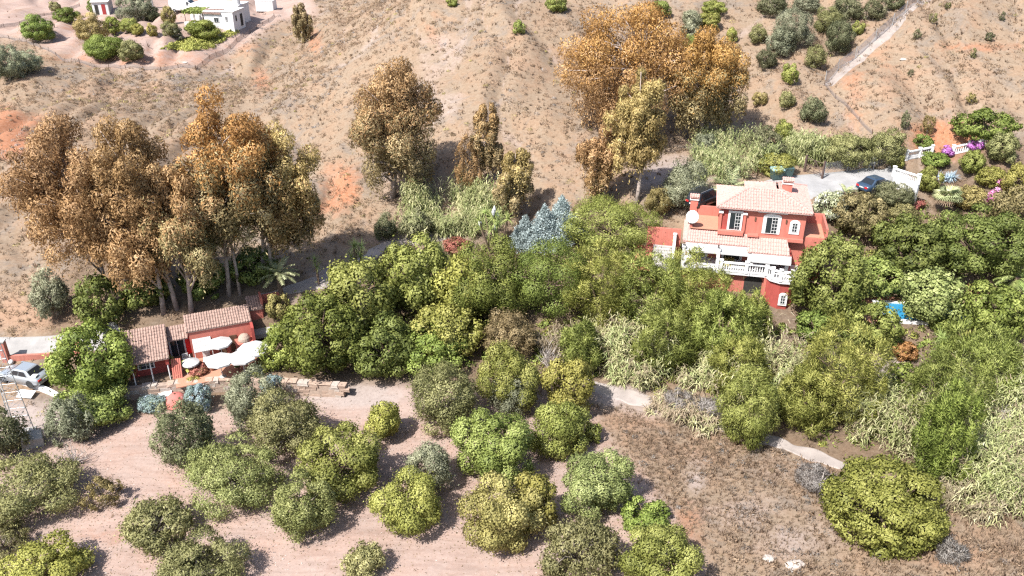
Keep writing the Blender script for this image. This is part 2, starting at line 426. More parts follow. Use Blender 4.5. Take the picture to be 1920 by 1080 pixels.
def ground_mat():
    m, nt, b = new_mat('dry_earth'); N = nt.nodes.new; L = nt.links.new
    at = N('ShaderNodeAttribute'); at.attribute_name = 'zone'; sp = N('ShaderNodeSeparateColor'); L(at.outputs['Color'], sp.inputs[0])
    a2 = N('ShaderNodeAttribute'); a2.attribute_name = 'tilled'
    a3 = N('ShaderNodeAttribute'); a3.attribute_name = 'litter'
    geo = N('ShaderNodeNewGeometry')
    def noise(s, d=8, r=.6, dist=0):
        n = N('ShaderNodeTexNoise'); n.inputs['Scale'].default_value = s; n.inputs['Detail'].default_value = d; n.inputs['Roughness'].default_value = r
        n.inputs['Distortion'].default_value = dist; L(geo.outputs['Position'], n.inputs['Vector']); return n.outputs['Fac']
    def ramp(f, stops):
        r = N('ShaderNodeValToRGB'); e = r.color_ramp.elements
        e[0].position, e[0].color = stops[0][0], c4(stops[0][1]); e[1].position, e[1].color = stops[-1][0], c4(stops[-1][1])
        for p, c in stops[1:-1]: q = e.new(p); q.color = c4(c)
        L(f, r.inputs[0]); return r.outputs[0]
    def mix(f, a, c, mode='MIX'):
        x = N('ShaderNodeMix'); x.data_type = 'RGBA'; x.blend_type = mode
        if isinstance(f, float): x.inputs[0].default_value = f
        else: L(f, x.inputs[0])
        L(a, x.inputs[6]); L(c, x.inputs[7]); return x.outputs[2]
    def math_(op, a, c):
        x = N('ShaderNodeMath'); x.operation = op; x.use_clamp = True
        for k, q in ((0, a), (1, c)):
            if isinstance(q, (int, float)): x.inputs[k].default_value = q
            else: L(q, x.inputs[k])
        return x.outputs[0]
    fine, midn, big = noise(3.2, 9, .72), noise(.42, 8, .65, .6), noise(.07, 5, .6)
    hill = ramp(fine, [(.22, (.25,.185,.13)), (.42, (.36,.27,.195)), (.58, (.43,.335,.25)), (.8, (.50,.41,.325))])
    hill2 = ramp(fine, [(.22, (.29,.195,.13)), (.48, (.42,.295,.205)), (.8, (.51,.395,.29))])
    hill3 = ramp(fine, [(.22, (.22,.175,.14)), (.5, (.33,.27,.22)), (.8, (.44,.38,.33))])
    hgn = N('ShaderNodeRGB'); hgn.outputs[0].default_value = (.87, .875, .84, 1)
    hill = mix(ramp(midn, [(.42, (0,0,0)), (.6, (1,1,1))]), hill, hill2)
    hill = mix(ramp(noise(.16, 6, .7, .8), [(.52, (0,0,0)), (.62, (1,1,1))]), hill, hill3)
    hill = mix(1.0, hill, hgn.outputs[0], 'MULTIPLY')
    field = ramp(fine, [(.2, (.41,.305,.255)), (.5, (.485,.375,.32)), (.8, (.545,.44,.385))])
    field2 = ramp(fine, [(.2, (.41,.275,.21)), (.5, (.485,.345,.28)), (.8, (.545,.415,.35))])
    field = mix(ramp(midn, [(.4, (0,0,0)), (.66, (1,1,1))]), field, field2)
    mp = N('ShaderNodeMapping'); mp.inputs['Rotation'].default_value = (0, 0, .5); mp.inputs['Scale'].default_value = (.25, 1.6, 1); L(geo.outputs['Position'], mp.inputs[0])
    st = N('ShaderNodeTexNoise'); st.inputs['Scale'].default_value = .9; st.inputs['Detail'].default_value = 7; st.inputs['Distortion'].default_value = 1.2; L(mp.outputs[0], st.inputs['Vector'])
    field = mix(.75, field, ramp(st.outputs['Fac'], [(.3, (.80,.77,.75)), (.5, (1,1,1)), (.68, (1.12,1.11,1.1))]), 'MULTIPLY')
    col = mix(a2.outputs['Fac'], hill, field)
    jit = math_('MULTIPLY_ADD', midn, 1.0)
    def gate(ch, lo=.42):   # ragged edge of a patch
        s = math_('ADD', sp.outputs[ch], math_('MULTIPLY', math_('SUBTRACT', midn, .3), 1.0))
        r = ramp(s, [(.45, (0,0,0)), (.85, (1,1,1))]); return math_('MULTIPLY', r, math_('MULTIPLY', sp.outputs[ch], 2.2))
    red = ramp(fine, [(.3, (.36,.15,.075)), (.5, (.47,.225,.125)), (.75, (.55,.32,.22))])
    pale = ramp(fine, [(.3, (.38,.315,.28)), (.5, (.47,.40,.36)), (.75, (.54,.47,.43))])
    brn = ramp(fine, [(.22, (.29,.19,.125)), (.5, (.41,.275,.185)), (.8, (.50,.365,.26))])
    col = mix(gate(2), col, brn); col = mix(gate(1), col, pale); col = mix(gate(0), col, red)
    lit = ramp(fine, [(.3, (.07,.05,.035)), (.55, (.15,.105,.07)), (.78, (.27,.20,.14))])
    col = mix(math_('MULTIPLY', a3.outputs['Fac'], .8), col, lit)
    col = mix(.5, col, ramp(big, [(.3, (.82,.80,.78)), (.7, (1.1,1.08,1.06))]), 'MULTIPLY')
    spk = noise(17, 2, .5)
    col = mix(ramp(spk, [(.68, (0,0,0)), (.74, (.5,.5,.5))]), col, ramp(fine, [(0, (.66,.58,.52)), (1, (.75,.68,.62))]))
    gn = N('ShaderNodeRGB'); gn.outputs[0].default_value = (.57, .56, .57, 1)
    col = mix(1.0, col, gn.outputs[0], 'MULTIPLY')
    L(col, b.inputs['Base Color']); b.inputs['Roughness'].default_value = .95; b.inputs['Specular IOR Level'].default_value = .1
    bp = N('ShaderNodeBump'); bp.inputs['Strength'].default_value = .35; bp.inputs['Distance'].default_value = .10
    L(fine, bp.inputs['Height']); L(bp.outputs[0], b.inputs['Normal'])
    return m
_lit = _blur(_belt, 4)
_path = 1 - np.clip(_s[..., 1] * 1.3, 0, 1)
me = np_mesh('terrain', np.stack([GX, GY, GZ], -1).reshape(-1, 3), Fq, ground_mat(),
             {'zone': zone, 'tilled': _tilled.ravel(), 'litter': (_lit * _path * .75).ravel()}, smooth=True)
terrain = tag(link('terrain', me), 'dry sloping earth of the valley', 'ground', kind='structure')

# ------------------------------------------------------------------ roads and tracks laid on the ground
def road_mat(name, base, var):
    return plain(name, base, .95, var, .8, .5, streak=0)
M['concrete_road'] = road_mat('pale_concrete_road', (.25, .24, .232), .18)
M['gravel'] = road_mat('pale_gravel', (.27, .235, .215), .2)
M['asphalt_pale'] = road_mat('bleached_grey_road', (.255, .25, .247), .16)
def resample(P, step):
    P = np.array(P, float); d = np.r_[0, np.cumsum(np.linalg.norm(np.diff(P, axis=0), axis=1))]
    n = max(2, int(d[-1] / step)); s = np.linspace(0, d[-1], n)
    return np.stack([np.interp(s, d, P[:, k]) for k in range(P.shape[1])], 1)
def smooth_line(P, it=3):
    P = np.array(P, float)
    for _ in range(it):
        Q = [P[0]]
        for a, b in zip(P[:-1], P[1:]): Q += [a * .75 + b * .25, a * .25 + b * .75]
        Q.append(P[-1]); P = np.array(Q)
    return P
def sheet(name, edge_a, edge_b, mat, label, lift=.05, nw=14, n=90, rough=.0):
    A = smooth_line([hit(*p)[:2] for p in edge_a]); B = smooth_line([hit(*p)[:2] for p in edge_b])
    def rs(P):
        d = np.r_[0, np.cumsum(np.linalg.norm(np.diff(P, axis=0), axis=1))]; s = np.linspace(0, d[-1], n)
        return np.stack([np.interp(s, d, P[:, k]) for k in range(2)], 1)
    A, B = rs(A), rs(B)
    if rough:
        A = A + np.stack([vnoise(A[:,0], A[:,1], 1.1), vnoise(A[:,1], A[:,0], 1.3)], 1) * rough
        B = B + np.stack([vnoise(B[:,0], B[:,1], 1.2), vnoise(B[:,1], B[:,0], 1.0)], 1) * rough
    t = np.linspace(0, 1, nw)[None, :, None]
    G = A[:, None] * (1 - t) + B[:, None] * t
    z = ground(G[..., 0], G[..., 1]) + lift
    V = np.concatenate([G, z[..., None]], -1)
    V[:, 0, 2] -= lift + .06; V[:, -1, 2] -= lift + .06
    ix = np.arange(n * nw).reshape(n, nw)
    Fs = np.stack([ix[:-1, :-1], ix[:-1, 1:], ix[1:, 1:], ix[1:, :-1]], -1).reshape(-1, 4)
    return tag(link(name, np_mesh(name, V.reshape(-1, 3), Fs, mat, smooth=True)), label, 'road', kind='structure')
sheet('lane', [(-120,625),(0,631),(70,629),(130,625),(215,600)], [(-120,690),(0,672),(70,668),(130,662),(240,655)], M['concrete_road'], 'pale concrete lane beside the red gate wall', .06)
sheet('concrete_yard', [(1392,348),(1465,328),(1560,321),(1620,313),(1676,306)], [(1392,378),(1500,388),(1565,372),(1625,360),(1712,338)], M['asphalt_pale'], 'bleached road behind the big red villa', .07)
sheet('track', [(455,562),(530,538),(610,512),(655,498),(690,462),(760,440),(860,436)], [(470,580),(545,556),(650,532),(690,505),(720,470),(790,452),(870,446)], M['gravel'], 'pale sandy track above the tree belt', .05, rough=.6)
sheet('footpath', [(1085,700),(1150,722),(1220,738),(1300,765),(1400,800),(1500,832),(1600,872)], [(1100,722),(1150,752),(1220,768),(1290,790),(1390,822),(1480,848),(1585,884)], M['gravel'], 'pale footpath along the reed bed', .05, rough=.7)

M['dirt'] = road_mat('pale_grey_dirt', (.24, .205, .185), .22)
sheet('dirt_strip', [(1540,158),(1572,126),(1606,100),(1655,60),(1718,4),(1752,-30)], [(1562,162),(1592,134),(1626,108),(1674,68),(1736,8),(1772,-28)], M['dirt'], 'pale strip of bare dirt beside the net fence on the right slope', .05, rough=.5)

# ================================================================== BUILDINGS
def tile_face(parent, E0, E1, T0, T1, mat, pitch=.22, course=.42, name='tiled_roof', thick=.10):
    """one plane of barrel-tile roof: a slab with rows of half-round tiles, each course stepping up"""
    E0, E1, T0, T1 = [Vector([float(c) for c in p]) for p in (E0, E1, T0, T1)]
    e = (E1 - E0); L = e.length; e.normalize(); nrm = e.cross(T0 - E0 if (T0 - E0).length > .01 else T1 - E0).normalized()
    if nrm.z < 0: nrm = -nrm
    g = nrm.cross(e).normalized()
    if g.z < 0: g = -g
    s0, s1, h = (T0 - E0).dot(e), (T1 - E0).dot(e), (T0 - E0).dot(g)
    b = MB()
    P = [E0, E1, T1, T0]; Q = [p - Vector((0, 0, thick)) for p in P]
    b.add([tuple(p) for p in Q] + [tuple(p) for p in P], [(3,2,1,0),(4,5,6,7),(0,1,5,4),(1,2,6,5),(2,3,7,6),(3,0,4,7)])
    n = max(1, int(L / pitch)); rnd = random.Random(int(L * 100))
    for i in range(n):
        s = (i + .5) * L / n; tm = h
        if s < s0: tm = h * s / s0
        if s > s1: tm = min(tm, h * (L - s) / max(1e-6, L - s1))
        if tm < .12: continue
        nc = max(1, int(round(tm / course))); r = L / n * .36
        for k in range(nc):
            t0, t1 = tm * k / nc, tm * (k + 1) / nc; lift = rnd.uniform(-.006, .012); js = rnd.uniform(-.012, .012)
            base = len(b.v)
            for t, rr, up in ((t0 - .02, r * 1.06, .022 + lift), (t1, r * .92, .0 + lift)):
                for a in range(5):
                    an = pi * a / 4; q = E0 + e * (s + js + cos(an) * rr) + g * t + nrm * (sin(an) * rr + up - .02); b.v.append(tuple(q))
            for a in range(4): b.f.append((base + a, base + a + 1, base + 6 + a, base + 5 + a))
            b.f.append((base, base + 1, base + 2, base + 3, base + 4))
    return b.build(name, mat, parent)
def ridge(parent, a, c, mat, r=.11):
    a, c = Vector(a), Vector(c); n = max(2, int((c - a).length / .4)); b = MB()
    for k in range(n):
        p, q = a.lerp(c, k / n), a.lerp(c, (k + 1.06) / n); b.tube([p + Vector((0, 0, .03)), q + Vector((0, 0, .0))], [r * 1.1, r * .9], 8)
    return b.build('ridge_tile', mat, parent)
def arch_poly(w, h, rise, n=8):
    p = [(-w/2, 0), (w/2, 0), (w/2, h - rise)]
    for k in range(1, n): a = pi * k / n; p.append((w/2 * cos(a), h - rise + rise * sin(a)))
    return p + [(-w/2, h - rise)]
def window(parent, x, y, z, w, h, kind='french', surround=.22, rise=.0, out=-1, rz=None, name='window'):
    """white surround, recessed panes, glazing bars. Front faces -y."""
    def sh(poly, dx=0, dz=0): return [(px + x + dx, pz + z + dz) for px, pz in poly]
    o = MB()
    if surround:
        rs = rise
        outer = arch_poly(w + 2*surround, h + surround + (surround if kind != 'french' else .04), rs + surround*.5 if rs else 0.001)
        zb = z - (surround if kind != 'french' else .04)
        o.prism_y([(px + x, pz + zb) for px, pz in outer], y - .07, y + .02)
    fr = o.build(name, M['white'], parent)
    MB().prism_y(sh(arch_poly(w, h, max(rise, .001))), y - .085, y - .03).build('pane', M['glass'], fr)
    bars = MB()
    def bar(x0, x1, z0, z1): bars.box(x + x0, x + x1, y - .115, y - .088, z + z0, z + z1)
    t = .035
    hh = h - rise * .6
    bar(-w/2, -w/2 + t, 0, hh); bar(w/2 - t, w/2, 0, hh); bar(-w/2, w/2, 0, t); bar(-w/2, w/2, h - t - rise*.25, h - rise*.25)
    if kind == 'french':
        bar(0.0, t, 0, h - rise*.3); bar(w*.25, w*.25 + .022, 0, h - rise*.5)
        for k in range(1, 5): bar(0, w/2, h * k / 5 - .011, h * k / 5 + .011)
    elif kind == 'grid':
        bar(-t/2, t/2, 0, h - .02)
        for k in range(1, 3): bar(-w/2, w/2, h * k / 3 - .011, h * k / 3 + .011)
    else:
        bar(-t/2, t/2, 0, h)
    bars.build('glazing_bars', M['white'], fr)
    return fr
def balustrade(parent, pts, z0, h=.95, name='balustrade', step=.2, posts=True):
    pts = [Vector((p[0], p[1], z0 if len(p) < 3 else p[2])) for p in pts]
    o = MB(); bal = MB(); low = MB()
    for a, c in zip(pts[:-1], pts[1:]):
        d = c - a; l = Vector((d.x, d.y, 0)).length; e = d.normalized(); sN = Vector((-e.y, e.x, 0)).normalized() * .10
        for zz0, zz1, w in ((0, .14, 1.1), (h - .13, h, 1.25)):
            (low if zz0 == 0 else o).hexa([tuple(a - sN*w + Vector((0,0,zz0))), tuple(c - sN*w + Vector((0,0,zz0))), tuple(c + sN*w + Vector((0,0,zz0))), tuple(a + sN*w + Vector((0,0,zz0))),
                    tuple(a - sN*w + Vector((0,0,zz1))), tuple(c - sN*w + Vector((0,0,zz1))), tuple(c + sN*w + Vector((0,0,zz1))), tuple(a + sN*w + Vector((0,0,zz1)))])
        n = max(1, int(l / step))
        for k in range(n):
            p = a.lerp(c, (k + .5) / n); zz = p.z
            bal.lathe([(.045, zz + .13), (.07, zz + .26), (.075, zz + .36), (.035, zz + .55), (.04, zz + .7), (.055, zz + h - .12)], 7, (p.x, p.y))
    r = o.build(name, M['white'], parent); low.build('base_rail', M['white'], r)
    tag(bal.build('balusters', M['white'], r), kind='stuff')
    if posts:
        for p in pts:
            q = MB(); q.box(p.x - .14, p.x + .14, p.y - .14, p.y + .14, p.z - .05, p.z + h + .12); q.box(p.x - .18, p.x + .18, p.y - .18, p.y + .18, p.z + h + .12, p.z + h + .2)
            q.build('post', M['white'], r)
    return r

# ------------------------------------------------------------------ the big red villa
vil = VIL.root('villa', 'big coral red villa with hipped tile roof, white windows and awnings', 'house')
EZ = 11.3
W_ = MB()
W_.box(.45, 8.0, .5, 5.0, 8.3, EZ - .02)                     # upper storey
W_.box(2.9, 8.0, 5.0, 7.0, 8.3, EZ - .02)
W_.build('upper_wall', M['coral'], vil)
b = MB(); b.box(-2.2, 10.0, .9, 6.4, 2.0, 8.62); b.build('lower_wall', M['coral'], vil)
# recessed balcony at the left of the upper floor
MB().box(.5, 2.56, .465, .498, 8.95, EZ - .05).build('balcony_wall', M['shaded_red'], vil)  # flat sheet whose dark red paints the shade of the recess
MB().box(.3, 2.6, -.05, .44, 8.62, 8.98).build('balcony_parapet', M['coral'], vil)
for x in (.43, 2.6):
    q = MB(); q.box(x - .17, x + .17, .28, .62, 10.55, 10.75); q.box(x - .11, x + .11, .33, .6, 8.7, 10.55); q.build('balcony_pier', M['coral'] if x > 9 else M['coral'], vil)
    MB().box(x - .2, x + .2, .25, .64, 10.62, 10.8).build('pier_cap', M['white'], vil)
window(vil, 1.75, .465, 9.0, 1.0, 1.72, 'french', .16)
window(vil, 5.05, .5, 8.92, 1.05, 1.66, 'french', .27, .10)
window(vil, 7.1, .5, 9.25, .46, .95, 'grid', .22, .22)
for x in (3.55, 6.3):
    q = MB(); q.box(x - .06, x + .06, .4, .5, 10.05, 10.4); q.build('wall_lamp', M['wood'], vil)
MB().box(3.7, 6.3, .2, .5, 11.0, 11.12).build('awning_cassette', M['white'], vil)
# hipped roof, then the rear wing
R0, R1 = (2.75, 2.75, 12.3), (5.6, 2.85, 12.3)
a, c, d_, e_ = (-.05, 0, EZ), (8.45, 0, EZ), (8.45, 5.5, EZ), (-.05, 5.5, EZ)
tp = M['tile_pink']
tile_face(vil, a, c, R0, R1, tp, .235)
tile_face(vil, e_, a, R0, R0, tp, .235)
tile_face(vil, c, (8.45, 7.3, EZ), R1, (5.6, 4.9, 12.32), tp, .235)
tile_face(vil, d_, e_, R1, R0, tp, .235)
tile_face(vil, (2.6, 7.3, EZ), (2.6, 5.0, EZ), (5.3, 4.9, 12.3), (5.3, 3.0, 12.3), tp, .235)
tile_face(vil, (8.45, 7.3, EZ), (2.6, 7.3, EZ), (5.6, 4.9, 12.3), (5.3, 4.9, 12.3), tp, .235)
ridge(vil, R0, R1, tp); ridge(vil, a, R0, tp); ridge(vil, c, R1, tp); ridge(vil, e_, R0, tp); ridge(vil, R1, (5.6, 4.9, 12.32), tp); ridge(vil, (8.45, 7.3, EZ), (5.6, 4.9, 12.32), tp)
MB().box(-.0, 8.4, .05, 5.45, EZ - .16, EZ - .11).build('soffit', M['white'], vil)
def chimney(x, y, z0, z1, w=.42):
    q = MB(); q.box(x - w, x + w, y - w*.8, y + w*.8, z0, z1 - .35); o = q.build('chimney', M['coral'], vil)
    MB().box(x - w - .08, x + w + .08, y - w*.8 - .08, y + w*.8 + .08, z1 - .55, z1 - .45).build('chimney_band', M['white'], o)
    MB().box(x - w + .05, x + w - .05, y - w*.8 + .05, y + w*.8 - .05, z1 - .35, z1 - .18).build('chimney_vent', M['dark'], o)
    tile_face(o, (x - w - .1, y - w - .05, z1 - .2), (x + w + .1, y - w - .05, z1 - .2), (x - w - .1, y, z1), (x + w + .1, y, z1), tp, .2, .3, 'chimney_cap')
    tile_face(o, (x + w + .1, y + w + .05, z1 - .2), (x - w - .1, y + w + .05, z1 - .2), (x + w + .1, y, z1), (x - w - .1, y, z1), tp, .2, .3, 'chimney_cap')
chimney(6.25, 3.6, 11.6, 13.35)
chimney(-2.05, 4.3, 8.6, 10.75, .36)
# flat terraces with parapets to the left and right
MB().box(-2.2, .36, .8, 4.4, 8.625, 8.68).build('roof_terrace', M['terracotta'], vil)
q = MB(); q.box(-2.2, .36, 4.1, 4.35, 8.68, 9.62); q.box(-2.25, -2.03, .9, 4.1, 8.68, 9.0); q.build('parapet', M['coral'], vil)
MB().box(8.02, 10.0, .95, 4.5, 8.625, 8.68).build('roof_terrace', M['terracotta'], vil)
q = MB(); q.box(8.05, 10.15, 4.3, 4.55, 8.6, 9.65); q.box(9.95, 10.15, .9, 4.3, 8.6, 9.6); q.build('parapet', M['coral'], vil)
q = MB(); q.box(9.6, 9.62, 1.0, 2.0, 8.7, 8.72); 
# skirt roofs
tile_face(vil, (-2.75, -.85, 8.0), (3.55, -.85, 8.0), (-2.3, .5, 8.62), (3.55, .5, 8.62), tp, .225)
tile_face(vil, (-2.75, 4.2, 8.0), (-2.75, -.85, 8.0), (-2.2, 4.2, 8.62), (-2.3, .5, 8.62), tp, .225)
tile_face(vil, (3.1, -1.45, 7.72), (6.85, -1.45, 7.72), (3.45, .2, 8.52), (6.6, .2, 8.52), tp, .225)
tile_face(vil, (3.1, .1, 7.75), (3.1, -1.45, 7.72), (3.45, .2, 8.52), (3.45, .2, 8.52), tp, .225)
MB().box(3.45, 8.0, .2, .9, 8.3, 8.6).build('ledge', M['coral'], vil)
MB().box(3.0, 4.0, -.1, .48, 8.64, 8.8).build('planter', M['coral'], vil)
MB().box(-2.7, 3.5, -.78, .9, 7.8, 7.94).build('porch_beam', M['coral'], vil)
MB().box(3.15, 6.8, -1.35, .9, 7.5, 7.66).build('porch_beam', M['coral'], vil)
# terrace slab, columns, awnings
MB().prism([(-2.75, -1.75), (5.0, -1.75), (5.35, -2.35), (6.2, -2.75), (7.3, -2.7), (7.9, -2.0), (8.2, .9), (-2.75, .9)], 5.42, 5.7).build('terrace_slab', M['white_wall'], vil)
for x, y, zt in ((-2.6, -1.3, 7.8), (.55, -1.3, 7.8), (3.35, -1.3, 7.55), (6.75, -1.25, 7.5)):
    q = MB(); q.box(x - .15, x + .15, y - .15, y + .15, 5.7, zt); q.box(x - .2, x + .2, y - .2, y + .2, zt - .18, zt); q.build('column', M['white'], vil)
def awning(x0, x1, y0, z0, y1, z1):
    q = MB(); q.hexa([(x0, y1, z1 - .03), (x1, y1, z1 - .03), (x1, y0, z0 - .03), (x0, y0, z0 - .03), (x0, y1, z1), (x1, y1, z1), (x1, y0, z0), (x0, y0, z0)])
    q.box(x0, x1, y1 - .03, y1, z1 - .22, z1 - .031)
    o = q.build('awning', M['canvas'], vil); q = MB(); q.tube([(x0, y1, z1 - .03), (x1, y1, z1 - .03)], .035, 6); q.build('awning_rail', M['white'], o)
    for x in (x0 + .05, x1 - .05): MB().tube([(x, y1, z1 - .05), (x, y0 + .1, z0 - .5)], .02, 5).build('awning_arm', M['white'], o)
awning(-2.5, .45, -.8, 7.88, -1.35, 7.42); awning(.6, 3.25, -.8, 7.88, -1.35, 7.42); awning(3.5, 7.0, -1.4, 7.6, -1.95, 7.18)
# shaded back of the porch
window(vil, -1.3, .9, 5.75, 1.5, 1.8, 'grid', .2); window(vil, 1.9, .9, 5.75, 1.5, 1.8, 'grid', .2); window(vil, 4.9, .9, 5.75, 1.2, 1.8, 'grid', .2)
MB().box(6.85, 7.05, -1.25, .9, 5.7, 7.5).build('side_wall', M['shaded_red'], vil)
balustrade(vil, [(.9, -1.68), (3.2, -1.68), (4.95, -1.68)], 5.7)
balustrade(vil, [(5.0, -1.75), (5.5, -2.35), (6.2, -2.68), (7.2, -2.62), (7.8, -2.0)], 5.7)
balustrade(vil, [(7.8, -2.0, 5.6), (8.6, -.4, 4.2)], 5.7)
# tower under the round balcony and the basement
MB().prism([(5.1, .9), (5.1, -1.7), (5.6, -2.2), (6.3, -2.5), (7.1, -2.45), (7.6, -1.9), (8.0, .9)], 1.0, 5.42).build('tower', M['shaded_red'], vil)  # tower coloured darker to stand for the shade on it
window(vil, 6.72, -2.52, 3.3, .42, .95, 'grid', .17, .2)
q = MB(); q.box(-2.6, 5.1, -1.2, .9, 1.5, 5.41); q.build('basement_wall', M['coral'], vil)
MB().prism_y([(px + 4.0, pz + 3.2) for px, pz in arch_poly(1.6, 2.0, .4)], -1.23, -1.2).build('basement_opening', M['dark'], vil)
MB().box(4.9, 5.14, -1.78, -1.6, 2.5, 5.42).build('pillar', M['coral'], vil)
# satellite dish
q = MB(); q.lathe([(.02, -.12), (.3, -.07), (.55, .02), (.62, .08), (.6, .1), (.3, -.03), (.02, -.08)], 18); 
dish = q.build('satellite_dish', M['white'], vil, True, loc=(-2.1, .9, 9.75), rot=(radians(72), 0, radians(-20)))
MB().tube([(-2.0, 1.05, 8.6), (-2.0, 1.05, 9.8)], .035, 6).build('dish_pole', M['rust'], vil)
MB().box(-2.45, -2.15, .8, 1.1, 9.05, 9.25).build('dish_bracket', M['rust'], vil)
# street lamp pole behind
# outside stair at the left
st = empty('garden_stair', VIL.world(-4.6, -.2, 0), -VIL.a, 'red garden stair with white balustrade left of the villa', 'stairs')
for k in range(9):
    MB().box(-.9, .9, -1.6 + k*.3, -1.3 + k*.3 + (.0), 4.6, 5.2 + k*.17).build('step', M['concrete'], st)
q = MB(); q.box(.95, 1.15, -1.7, 1.3, 4.6, 5.3); q.hexa([(.95,-1.7,5.3),(1.15,-1.7,5.3),(1.15,1.3,5.3),(.95,1.3,5.3),(.95,-1.7,5.35),(1.15,-1.7,5.35),(1.15,1.3,6.75),(.95,1.3,6.75)]); q.build('stair_wall', M['coral'], st)
balustrade(st, [(1.05, -1.6, 5.35), (1.05, 1.3, 6.75)], 5.35, .85)
MB().box(-1.6, 1.6, 1.6, 1.85, 5.0, 8.1).build('back_wall', M['coral'], st)
MB().box(-2.6, -.95, -1.2, 1.7, 4.8, 6.1).build('side_block', M['coral'], st)

# ------------------------------------------------------------------ the red cottage
cot = COT.root('cottage', 'long low red cottage with weathered tile roofs behind the white parasols', 'house')
tb = M['tile_brown']
# left block
MB().box(-3.0, .22, 1.0, 3.4, .8, 3.6).build('wall', M['shaded_red'], cot)
MB().prism([(0, 1.0), (.22, 1.0), (.22, 3.4), (0, 3.4)], 3.6, 3.65).build('wall_plate', M['shaded_red'], cot)
b = MB(); b.add([(.0,-.25,3.2),(.25,-.25,3.2),(.25,3.4,4.3),(.0,3.4,4.3),(.0,-.25,2.6),(.25,-.25,2.6),(.25,3.4,3.0),(.0,3.4,3.0)], [(0,1,2,3),(4,7,6,5),(0,4,5,1),(1,5,6,2),(2,6,7,3),(3,7,4,0)]); b.build('gable', M['shaded_red'], cot)  # gable end painted dark for its shaded side
tile_face(cot, (-3.3, -.35, 3.26), (.35, -.35, 3.26), (-3.3, 3.5, 4.42), (.35, 3.5, 4.42), tb, .21, .36)
for x in (-2.6, -1.2, .12):
    MB().tube([(x, -.1, .9), (x, -.1, 3.2)], .055, 8).build('porch_post', M['white'], cot)
window(cot, -1.6, 1.0, 1.9, 1.2, 1.0, 'grid', .06)
# middle block with the sliding window
MB().box(.22, 2.1, 2.9, 4.4, .8, 3.5).build('wall', M['shaded_red'], cot)
tile_face(cot, (.3, 2.3, 3.35), (2.0, 2.3, 3.35), (.3, 3.6, 4.05), (2.0, 3.6, 4.05), tb, .21, .36)
w = window(cot, 1.0, 2.9, 1.35, 1.15, 1.75, 'slide', .09)
MB().prism_y([(px + 2.05, pz + 1.25) for px, pz in arch_poly(.75, 1.9, .35)], 2.80, 2.9).build('door', plain('bright_red_paint', (.62, .02, .02), .6, .06), cot)
# long block
b = MB(); b.box(2.1, 7.15, 2.15, 4.0, .8, 3.98); b.build('wall', M['coral'], cot)
tile_face(cot, (1.9, 2.05, 4.02), (7.35, 2.05, 4.02), (1.9, 4.1, 4.62), (7.35, 4.1, 4.62), tb, .21, .36)
MB().box(7.16, 7.4, 1.0, 4.0, .8, 3.9).build('side_wall', M['shaded_red'], cot)
# end block and the far red wall
MB().box(7.4, 8.5, 3.9, 5.6, 1.5, 4.1).build('wall', M['coral'], cot)
tile_face(cot, (7.3, 3.8, 4.12), (8.6, 3.8, 4.12), (7.3, 5.6, 4.6), (8.6, 5.6, 4.6), tb, .21, .36)
MB().box(8.5, 10.6, 5.3, 5.55, 2.0, 4.6).build('garden_wall', M['coral'], cot)
MB().box(8.45, 8.65, 4.2, 5.6, 2.0, 4.9).build('garden_wall', M['coral'], cot)
MB().box(7.42, 10.6, 2.2, 5.3, 2.0, 2.45).build('upper_patio', M['concrete'], cot)
MB().box(.5, 7.2, -1.9, 2.1, 1.15, 1.24).build('patio', M['terracotta'], cot)
for k, x in enumerate((3.2, 4.6, 5.6)):
    q = MB(); q.box(x - .3, x + .3, 2.08, 2.15, 1.3, 2.9); q.build('shutter', M['wood'] if k else M['white'], cot)
# washing sheet / screen
w_ = at_z(379, 646, 2.75)
o = empty('white_screen', (w_[0], w_[1], 0), -COT.a, 'white ribbed sun screen left of the parasols', 'screen')
q = MB()
for k in range(9):
    q.hexa([(-.75 + k*.17, -.35, 2.25), (-.6 + k*.17, -.35, 2.25), (-.6 + k*.17, .45, 3.2), (-.75 + k*.17, .45, 3.2), (-.75 + k*.17, -.35, 2.29), (-.6 + k*.17, -.35, 2.29), (-.6 + k*.17, .45, 3.24), (-.75 + k*.17, .45, 3.24)])
q.build('panel', M['canvas'], o)
for x in (-.7, .75): MB().tube([(x, -.3, 1.2), (x, -.3, 2.3)], .03, 6).build('leg', M['white'], o)
def parasol(u, v, label, R, h=1.85, n=8, mat='canvas', z0=1.2, rot=.2, tilt=0, group='white parasols on the cottage terrace', name='parasol'):
    p = COT.world(u, v, z0); o = empty(name, p, rot, label, 'parasol', group)
    q = MB(); ring = [(cos(2*pi*k/n) * R, sin(2*pi*k/n) * R) for k in range(n)]
    top = (0, 0, h + .38); vs = [top] + [(x, y, h) for x, y in ring] + [(x * 1.0, y * 1.0, h - .14) for x, y in ring]
    fs = [(0, 1 + k, 1 + (k + 1) % n) for k in range(n)] + [(1 + k, 1 + n + k, 1 + n + (k + 1) % n, 1 + (k + 1) % n) for k in range(n)]
    cn = q.add(vs, fs).build('canopy', M[mat], o); cn.rotation_euler = (tilt, 0, 0)
    MB().tube([(0, 0, 0), (0, 0, h + .42)], .03, 8).build('pole', M['white'], o)
    MB().lathe([(.3, 0), (.3, .06), (.06, .1), (.05, .2)], 12).build('base', M['concrete'], o)
    for k in range(n):
        x, y = ring[k]; MB().tube([(0, 0, h + .33), (x * .97, y * .97, h - .02)], .012, 4).build('rib', M['grey_wood'], o)
    return o
def para_px(px, py, zc, *a, **k):
    w = at_z(px, py, zc); u, v = COT.local(w[0], w[1]); parasol(float(u), float(v), *a, **k)
para_px(412, 640, 3.25, 'small white parasol at the back by the cottage wall', 1.02, 1.95)
